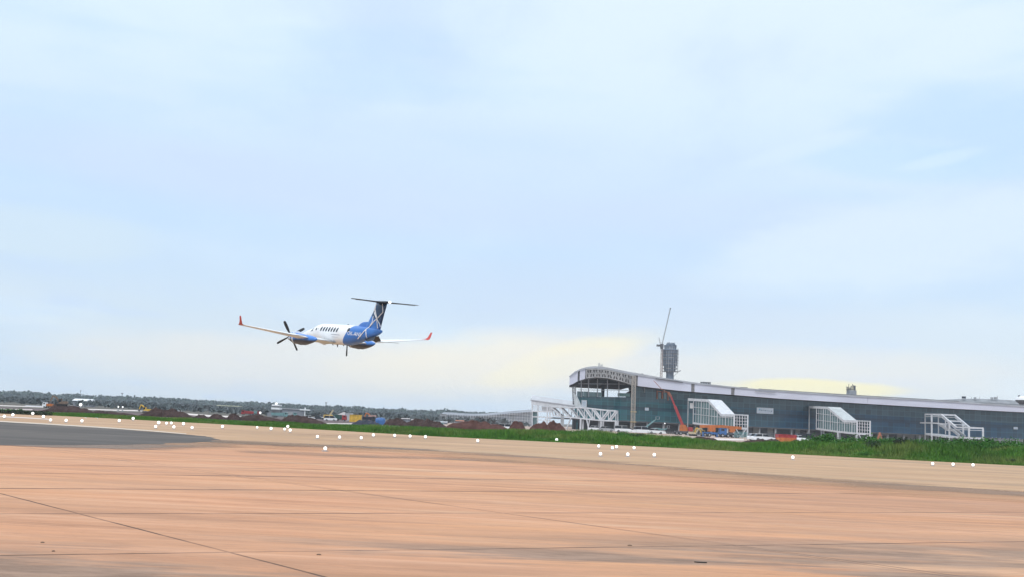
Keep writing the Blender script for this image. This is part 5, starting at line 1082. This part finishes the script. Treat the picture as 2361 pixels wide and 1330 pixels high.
for (px, lab, cm, bm, L_, cg, Y, rz) in ((570, 'red truck left of the tiered site tower', red_m, red_m, 7, 'tipper', 330, math.pi*1.05), (590, 'dark red truck right behind the first red one', red_m, teal_m, 6, 'tipper', 380, 0.1), (540, 'grey tipper truck right beside the open pale roofed shed', steel_m, greyroof_m, 5.5, 'tipper', 400, 0),
        (645, 'teal grey truck at the foot of the tiered site tower', teal_m, teal_m, 8.5, 'tipper', 290, 0), (672, 'pale teal truck, second right of the tiered site tower', teal_m, steel_m, 6.5, 'box', 340, 0), (783, 'long dark green box truck with red cab under the tent roof', red_m, green_m, 6.6, 'box', 262, 0), (850, 'dark truck with tarpaulin right of the yellow container', cardk_m, greysoil_m, 7, 'tipper', 270, 0)):
    truck(lab, GY(px, Y), rz, cm, bm, L_, cg).scale = (.5,)*3
for (px, Y, lab, pm, rz, vn) in ((713, 270, 'white car behind the low mound left of the dark reddish mast', carw_m, .3, False), (735, 285, 'dark car second left of the tent roof', cardk_m, 0, False), (747, 300, 'small white car just left of the tent roof', carw_m, 0, True), (762, 255, 'white car with bright front at the left foot of the tent', carw_m, 0, True), (1012, 300, 'blue grey car by the pier wing', teal_m, 0, False),
        (1166, 230, 'white van between the two reddish mounds', carw_m, 0, True), (1374, 330, 'white car under the truss bridge near its right legs', carw_m, 0, False), (1398, 325, 'grey car between the right legs of the truss bridge', steel_m, 0, False), (1436, 335, 'white van just right of the truss bridge', carw_m, 0, True), (1480, 330, 'white van behind the boom lifts', carw_m, .2, True), (1449, 345, 'dark car at the foot of the hoist mast', cardk_m, 0, False),
        (1512, 325, 'white car below the right boom lift', carw_m, 0, False), (1760, 222, 'white car with white roof in front of the dark entrance bay', carw_m, .1, False), (1748, 236, 'white car partly behind the first, left of it', carw_m, 0, False), (1842, 255, 'white car right of the red skip', carw_m, 0, False), (1857, 262, 'dark car beside the white one right of the red skip', cardk_m, .2, True),
        (2042, 345, 'white van above the bushes beside the orange rusty steel', carw_m, 0, False), (2058, 345, 'white car above the bushes, right of the van', carw_m, 0, False), (2012, 350, 'white car by the right posts of the middle gantry', carw_m, 0, False)):
    o = car(lab, GY(px, Y), rz, pm, vn)
    if px < 1200: o.scale = (.6,)*3
t = thing('open_shed', 'open sided shed with flat pale yellowish roof in the left middle distance', 'shed', GY(528, 460)); MB().box((0, 0, 2.9), (9.5, 6, .3)).build('roof', mat('pale yellowish roof', (.5, .5, .38), .7), t)
mb = MB(); [mb.box((x_, y, 1.4), (.25, .25, 2.8)) for x_ in (-4, 0, 4) for y in (-2.6, 2.6)]; mb.build('post', steel_m, t); MB().box((2.6, 0, 1.2), (3.5, 3, 2.4)).build('back_wall', steel_m, t)
t = thing('site_tower', 'white three tiered site building with wide bands left of the aeroplane nose line', 'building', GY(637, 330)); q_ = 330/FPX
for i, (a, b, y0, y1, m_) in enumerate(((620, 656, 951, 962, greyroof_m), (629, 648, 943, 951, darksteel_m), (628, 648, 938.5, 943, carw_m), (631, 646, 935, 938.5, darksteel_m), (629, 647, 931.5, 935, carw_m))):
    z0, z1 = P(637, y1, 330).z, P(637, y0, 330).z; z0 = max(0, z0) if i else 0; x0 = P(a, 940, 330).x-GY(637, 330).x; x1 = P(b, 940, 330).x-GY(637, 330).x
    MB().box(((x0+x1)/2, 0, (z0+z1)/2), (x1-x0, 3.0+(.3 if i % 2 == 0 else 0), z1-z0)).build('tier', m_, t)
mb = MB(); x0 = P(628, 940, 330).x-GY(637, 330).x; x1 = P(648, 940, 330).x-GY(637, 330).x
for i in range(9): mb.box((lerp(x0, x1, i/8), -1.62, P(637, 940, 330).z), (.06, .05, 2.6))
mb.build('railing', steel_m, t)
c0 = GY(672, 345); t = thing('long_shed', 'low grey shed with thin pale roof right of the tiered site tower', 'shed', c0); MB().box((0, 0, 1.2), (8, 4, 2.4)).build('wall', greyroof_m, t); MB().box((0, 0, 2.55), (8.6, 4.6, .25)).build('roof', roof_m, t)
MB().box((4.5, -2, P(678, 940.5, 345).z-.3), (3.2, 1, .35)).box((4.5, -2, 1.6), (.3, .3, 3.2)).build('canopy', carw_m, t)
c0 = GY(792, 340); t = thing('marquee', 'large marquee with faded pointed cloth roof in the left middle distance', 'tent', c0); zr = P(792, 949, 340).z; ze = P(792, 960.5, 340).z; hx_ = 23*340/FPX
MB().loft([[(-hx_, -3, ze), (hx_, -3, ze), (hx_, 4, ze), (-hx_, 4, ze)], [(-hx_*.45, -1.2, lerp(ze, zr, .55)), (hx_*.4, -1.2, lerp(ze, zr, .55)), (hx_*.4, 2, lerp(ze, zr, .55)), (-hx_*.45, 2, lerp(ze, zr, .55))], [(-.25, .4, zr), (.1, .4, zr), (.1, .7, zr), (-.25, .7, zr)]]).build('cloth_roof', tent_m, t)
mb = MB(); [mb.box((x_, y, ze/2), (.12, .12, ze)) for x_ in (-hx_*.95, 0, hx_*.95) for y in (-2.9, 3.9)]; mb.build('pole', steel_m, t); MB().box((hx_*.55, 0, ze*.5), (hx_*.7, .2, ze*.9)).build('side_cloth', green_m, t)
container('yellow container left of the blue black heap', GY(820, 255), .05, yellow_m, 2.6, 1.6); container('pale pinkish container behind the tent side', GY(804, 300), 0, roof_m, 1.8, 2.0)
container('small pinkish container between the heap and the blue tank', GY(858, 285), 0, mat('pinkish paint', (.5, .3, .26), .6), 1.6, 1.7)
c0 = GY(876.5, 205); t = thing('water_tank', 'bright blue rounded tank standing left of a dark earth mound', 'tank', c0); q_ = 205/FPX; zt_ = P(876, 961.5, 205).z
MB().loft([[(r_*math.cos(a_), r_*math.sin(a_), z_) for a_ in [2*math.pi*j/20 for j in range(20)]] for r_, z_ in ((10.5*q_, 0), (11.4*q_, zt_*.12), (11.5*q_, zt_*.55), (11.2*q_, zt_*.8), (8.5*q_, zt_*.95), (3*q_, zt_))]).build('body', blue_m, t, smooth=True)
mb = MB(); [mb.tube([(0, 0, z_*zt_), (0, 0, z_*zt_+.05)], 11.9*q_, 20) for z_ in (.25, .5)]; mb.build('rib', blue_m, t); MB().tube([(0, 0, zt_), (0, 0, zt_+.08)], 2.2*q_, 12).build('lid', cardk_m, t)
c0 = GY(765, 290); t = thing('mobile_crane', 'small crane with thin pale raised jib left of the tent', 'crane', c0); MB().box((-.8, 0, .9), (2.6, 1.8, .9)).build('body', yellow_m, t); mb = MB(); lattice(mb, (-.6, 0, 1.3), P(768.5, 944, 290)-c0, .3, 14, .04); mb.build('jib', mat('pale yellowish jib', (.5, .45, .33), .6), t); wheels(t, (-1.5, 0), .85, .4)
c0 = GY(1021, 440); t = thing('site_office', 'small pale grey cabin at the left end of the pier wing', 'building', c0); zt_ = P(1021, 954, 440).z; MB().box((0, 0, zt_/2), (2.4, 2.4, zt_)).build('wall', steel_m, t); MB().box((0, 0, zt_+.1), (2.8, 2.8, .2)).build('roof', roof_m, t); MB().box((0, -1.22, zt_*.65), (1.4, .05, .8)).build('window', glassd_m, t)
def shedlow(px0, px1, y0, Y, lab, rm, wm=greyroof_m):
    a, b = GY(px0, Y), GY(px1, Y); zt_ = P(px0, y0, Y).z; t = thing('low_shed', lab, 'shed', (a+b)/2); L_ = (b-a).length
    MB().box((0, 0, (zt_-.3)/2), (L_*.96, 3, max(.2, zt_-.3))).build('wall', wm, t); MB().prism([(-L_/2, -1.8, zt_-.3), (-L_/2, 0, zt_), (-L_/2, 1.8, zt_-.3)], (L_, 0, 0)).build('roof', rm, t)
shedlow(60, 98, 933.2, 300, 'long low whitish shed above the hedge at far left', roof_m); shedlow(925, 945, 962.2, 330, 'flat pale shed behind the mound right of the blue tank', tent_m); shedlow(948, 972, 965, 330, 'flat pinkish grey shed second right of the blue tank', tent_m); shedlow(985, 1032, 968.5, 330, 'low whitish shed left of the pier wing', roof_m)
shedlow(398, 420, 945, 400, 'low pale shed behind the tall pointed mound', roof_m); shedlow(300, 322, 942.5, 420, 'tiny pale shed left of the yellow excavator', tent_m); shedlow(1050, 1070, 967, 330, 'low shed with rusty roof in front of the pier wing', rust_m)

# right middle ground
boomlift('teal boom lift with raised arm, left one before the glass wall', GY(1489, 345), 0, (2.2, 0, 5.2), (2.9, 0, 6.0), 1.0) if False else None
def wl(px, py, Y, c0): p = P(px, py, Y); return Vector((p.x-c0.x, 0, p.z))
c0 = GY(1490, 340); boomlift('teal boom lift with its arm raised steeply, left one before the glass wall', c0, 0, wl(1508, 969, 340, c0), wl(1512, 966, 340, c0), 1.1)
c0 = GY(1514, 335); boomlift('teal boom lift with its arm nearly flat, right one before the glass wall', c0, 0, wl(1530, 989, 335, c0), wl(1538, 987, 335, c0), .7)
c0 = GY(1576, 330); t = thing('telescopic_crane', 'red telescopic crane on orange carrier, boom leaning left over the dark glass', 'crane', c0)
MB().box((0, 0, .95), (5.4, 2.3, .5)).build('carrier', darksteel_m, t); MB().box((-.1, 0, 1.75), (2.2, 2, 1.1)).prism([(-1.2, -1, 2.2), (-1.0, -1, 3.1), (.4, -1, 3.0), (.9, -1, 2.2)], (0, 2, 0)).build('superstructure', orange_m, t); MB().box((1.9, 0, 1.8), (1.3, 2.2, 1.3)).build('cab', red_m, t); wheels(t, (-2.2, -1.0, 1.0, 2.1), 1.05, .5, .3)
b0_ = wl(1577, 987, 330, c0); b1_ = wl(1556, 935, 330, c0); b2_ = wl(1547, 913, 330, c0); b3_ = wl(1507, 876, 330, c0)
MB().bar(b0_, b1_, .6, .75).build('boom', red_m, t); MB().bar(b1_, b2_, .4, .45).build('boom_tip', red_m, t); mb = MB(); lattice(mb, b2_, wl(1541, 903, 330, c0), .5, 6, .05); mb.bar(wl(1526, 897, 330, c0), b3_, .14).bar(wl(1541, 903, 330, c0), wl(1526, 897, 330, c0), .1); mb.build('fly_jib', rust_m, t)
def mixer(lab, loc, rz, L_, bed, drum, cabm):
    t = thing('truck_crane', lab, 'truck', loc, rz, 'orange and blue machines before the left solid roof gantry')
    MB().box((0, 0, 1.0), (L_, 2.2, .5)).build('chassis', bed, t); wheels(t, (-L_/2+.8, -L_/2+2.0, L_/2-2.2, L_/2-1.0), 1.05, .52, .32)
    MB().prism([(L_/2-1.8, -1.2, .8), (L_/2-1.8, -1.2, 2.5), (L_/2-.3, -1.2, 2.5), (L_/2, -1.2, 1.8), (L_/2, -1.2, .7)], (0, 2.4, 0)).build('cab', cabm, t); MB().box((L_/2-1.0, 0, 2.05), (.9, 2.44, .6)).box((L_/2-.12, 0, 2.1), (.12, 2, .5)).build('window', glassd_m, t)
    MB().bar((-L_/2-.5, 0, 2.75), (L_/2-.2, 0, 3.0), .7, .75).build('folded_boom', drum, t); MB().box((-.6, 0, 2.0), (L_*.28, 2.0, 1.1)).build('turret', drum, t)
    mb = MB()
    for x_ in (-L_/2+.2, L_/2-2.6): mb.box((x_, -1.3, .6), (.3, .3, 1.2)).box((x_, -1.3, .05), (.7, .7, .1))
    mb.build('outrigger', bed, t); return t
mixer('long orange and blue truck crane, left one before the solid roofed gantry', GY(1645, 300), 0, 6.6, blue_m, orange_m, blue_m); mixer('shorter orange truck crane with blue cab, right one before the solid roofed gantry', GY(1682, 306), math.pi, 5.6, darksteel_m, orange_m, blue_m)
excavator('small yellow excavator left of the orange truck cranes', GY(1624, 300), math.pi, yellow_m, .55); excavator('cream coloured small excavator at the left end of the machine row', GY(1598, 300), 0, mat('cream machine paint', (.5, .42, .28), .6, var=.3), .55)
container('red skip with orange lower half standing behind the dark soil bank', GY(1812, 232), .02, red_m, 3.7, 1.55, 'skip', 'skip')
c0 = GY(1812, 228.6); container('orange skip right in front of the red one', c0, .02, orange_m, 3.4, .85, 'skip', 'skip')
def scaff(px0, px1, y0, Y, lab, nx=5, nz=4, m_=steel_m, dep=1.2):
    a, b = GY(px0, Y), GY(px1, Y); zt_ = P(px0, y0, Y).z; L_ = (b-a).length; t = thing('scaffold_stack', lab, 'scaffold', (a+b)/2, 0, 'scaffold and stacked steel on the site'); mb = MB()
    for i in range(nx+1):
        x_ = lerp(-L_/2, L_/2, i/nx)
        for y in (-dep/2, dep/2): mb.box((x_, y, zt_/2), (.09, .09, zt_))
    for k_ in range(1, nz+1):
        for y in (-dep/2, dep/2): mb.box((0, y, zt_*k_/nz), (L_, .08, .08))
    mb.build('frame', m_, t); mb = MB(); r = random.Random(px0)
    for i in range(nx): mb.bar((lerp(-L_/2, L_/2, i/nx), -dep/2, 0 if i % 2 else zt_), (lerp(-L_/2, L_/2, (i+1)/nx), -dep/2, zt_ if i % 2 else 0), .07)
    mb.build('brace', m_, t); MB().box((0, 0, zt_*.48), (L_*.8, dep, .12)).build('plank', carw_m if int(px0) % 2 else tent_m, t)
for i, (a, b, y, Y, lab) in enumerate(((1466, 1488, 984, 350, 'pale scaffold stack right of the hoist mast foot'), (1422, 1440, 986, 352, 'pale steel stack just right of the truss bridge end legs'), (1535, 1562, 993, 340, 'low stack of grey steel left of the red crane'), (1694, 1722, 994, 300, 'greenish scaffold stack under the end of the solid roofed gantry'), (1728, 1747, 998, 300, 'pinkish grey scaffold stack right of the solid roofed gantry'),
        (1585, 1612, 1000, 305, 'low tangle of steel below the solid roofed gantry'), (1878, 1920, 1003, 330, 'row of pale posts behind the leftmost bushes'), (1275, 1300, 984, 340, 'pale scaffold below the truss bridge, left'), (1340, 1366, 990, 335, 'low white stack below the middle of the truss bridge'), (1770, 1792, 996, 330, 'dark framed stack left of the red skip'))):
    scaff(a, b, y, Y, lab, m_=(white_m, steel_m, darksteel_m, teal_m)[i % 4] if i != 9 else darksteel_m)
c0 = GY(2027, 372); t = thing('rusty_frame', 'tilted rusty orange steel frame leaning at the ground floor behind the bushes', 'steel frame', c0); MB().bar(wl(2023, 1015, 372, c0), wl(2029, 996, 372, c0), .5, .5).bar(wl(2029, 996, 372, c0), wl(2034, 1016, 372, c0), .35).bar(wl(2025, 1007, 372, c0), wl(2032, 1007, 372, c0), .2).build('frame', rust_m, t); MB().box(wl(2027, 1015, 372, c0), (1.6, 1.0, .5)).build('base', red_m, t)
for i, (q, lab) in enumerate(((1455, 'white sheeted stack at the foot of the hoist mast'), (1478, 'white sheeted stack below the left boom lift'), (1500, 'white sheeted stack below the right boom lift'), (1525, 'white sheeted stack left of the red crane'))):
    c0 = GY(q, 318+4*i); t = thing('sheeted_stack', lab, 'stack', c0, .1*i, 'white sheeted stacks in front of the glass wall'); MB().prism([(-1.4, -.6, 0), (-1.3, -.6, .7+.15*i % .4), (-.2, -.6, 1.0), (1.1, -.6, .75), (1.4, -.6, 0)], (0, 1.2, 0)).build('sheet', carw_m, t); MB().box((0, 0, .05), (3.0, 1.4, .12)).build('pallet', rust_m, t)
# a strip of dark debris lying on the near slabs
p = G(1615, 1297); t = thing('debris_strip', 'thin dark strip of debris lying on the nearest concrete slabs', 'debris', (p.x, p.y, .006), -.1)
MB().prism([(-.085, 0, 0), (-.03, .012, 0), (.05, .01, 0), (.088, -.004, 0), (.04, -.016, 0), (-.05, -.014, 0)], (0, 0, .012)).build('scrap', black_m, t)
for i, (q, y) in enumerate(((123, 1271), (98, 1251), (735, 1279), (1452, 1257.5))):
    p = G(q, y); o = MB().ell((0, 0, .008), (.022+.006*i, .014, .012), 7, 4).build('pebble', seam_m, None); o.location = p
    tag(o, ('small dark pebble on the slab near the lower left joint', 'tiny dark pebble, the farther one near the lower left joint', 'tiny pebble on the near slabs left of centre', 'flat dark pebble beside the nearest joint right of centre')[i], 'pebble', 'pebbles on the near slabs')
for q, y, lab in ((196, 963, 'low yellow edged white plate on the pavement, left one of two'), (222, 964, 'low white plate on the pavement, right one of two')):
    p = G(q, y); t = thing('edge_plate', lab, 'marker', p); MB().prism([(-.14, -.1, 0), (-.10, -.1, .10), (.10, -.1, .10), (.14, -.1, 0)], (0, .2, 0)).build('plate', carw_m, t); MB().box((0, -.11, .03), (.24, .02, .05)).build('yellow_edge', yellow_m, t)

# ------------------------------------------------------------------ haze
hz = bpy.data.materials.new('haze air'); hz.use_nodes = True; t_ = hz.node_tree; t_.nodes.clear()
om = t_.nodes.new('ShaderNodeOutputMaterial'); pv = t_.nodes.new('ShaderNodeVolumePrincipled'); pv.inputs['Color'].default_value = (.80, .89, 1, 1); pv.inputs['Density'].default_value = 0.00015; pv.inputs['Anisotropy'].default_value = 0
t_.links.new(pv.outputs[0], om.inputs['Volume'])
o = MB().box((0, 2800, 61), (12400, 6800, 124)).build('haze', hz); o['kind'] = 'stuff'
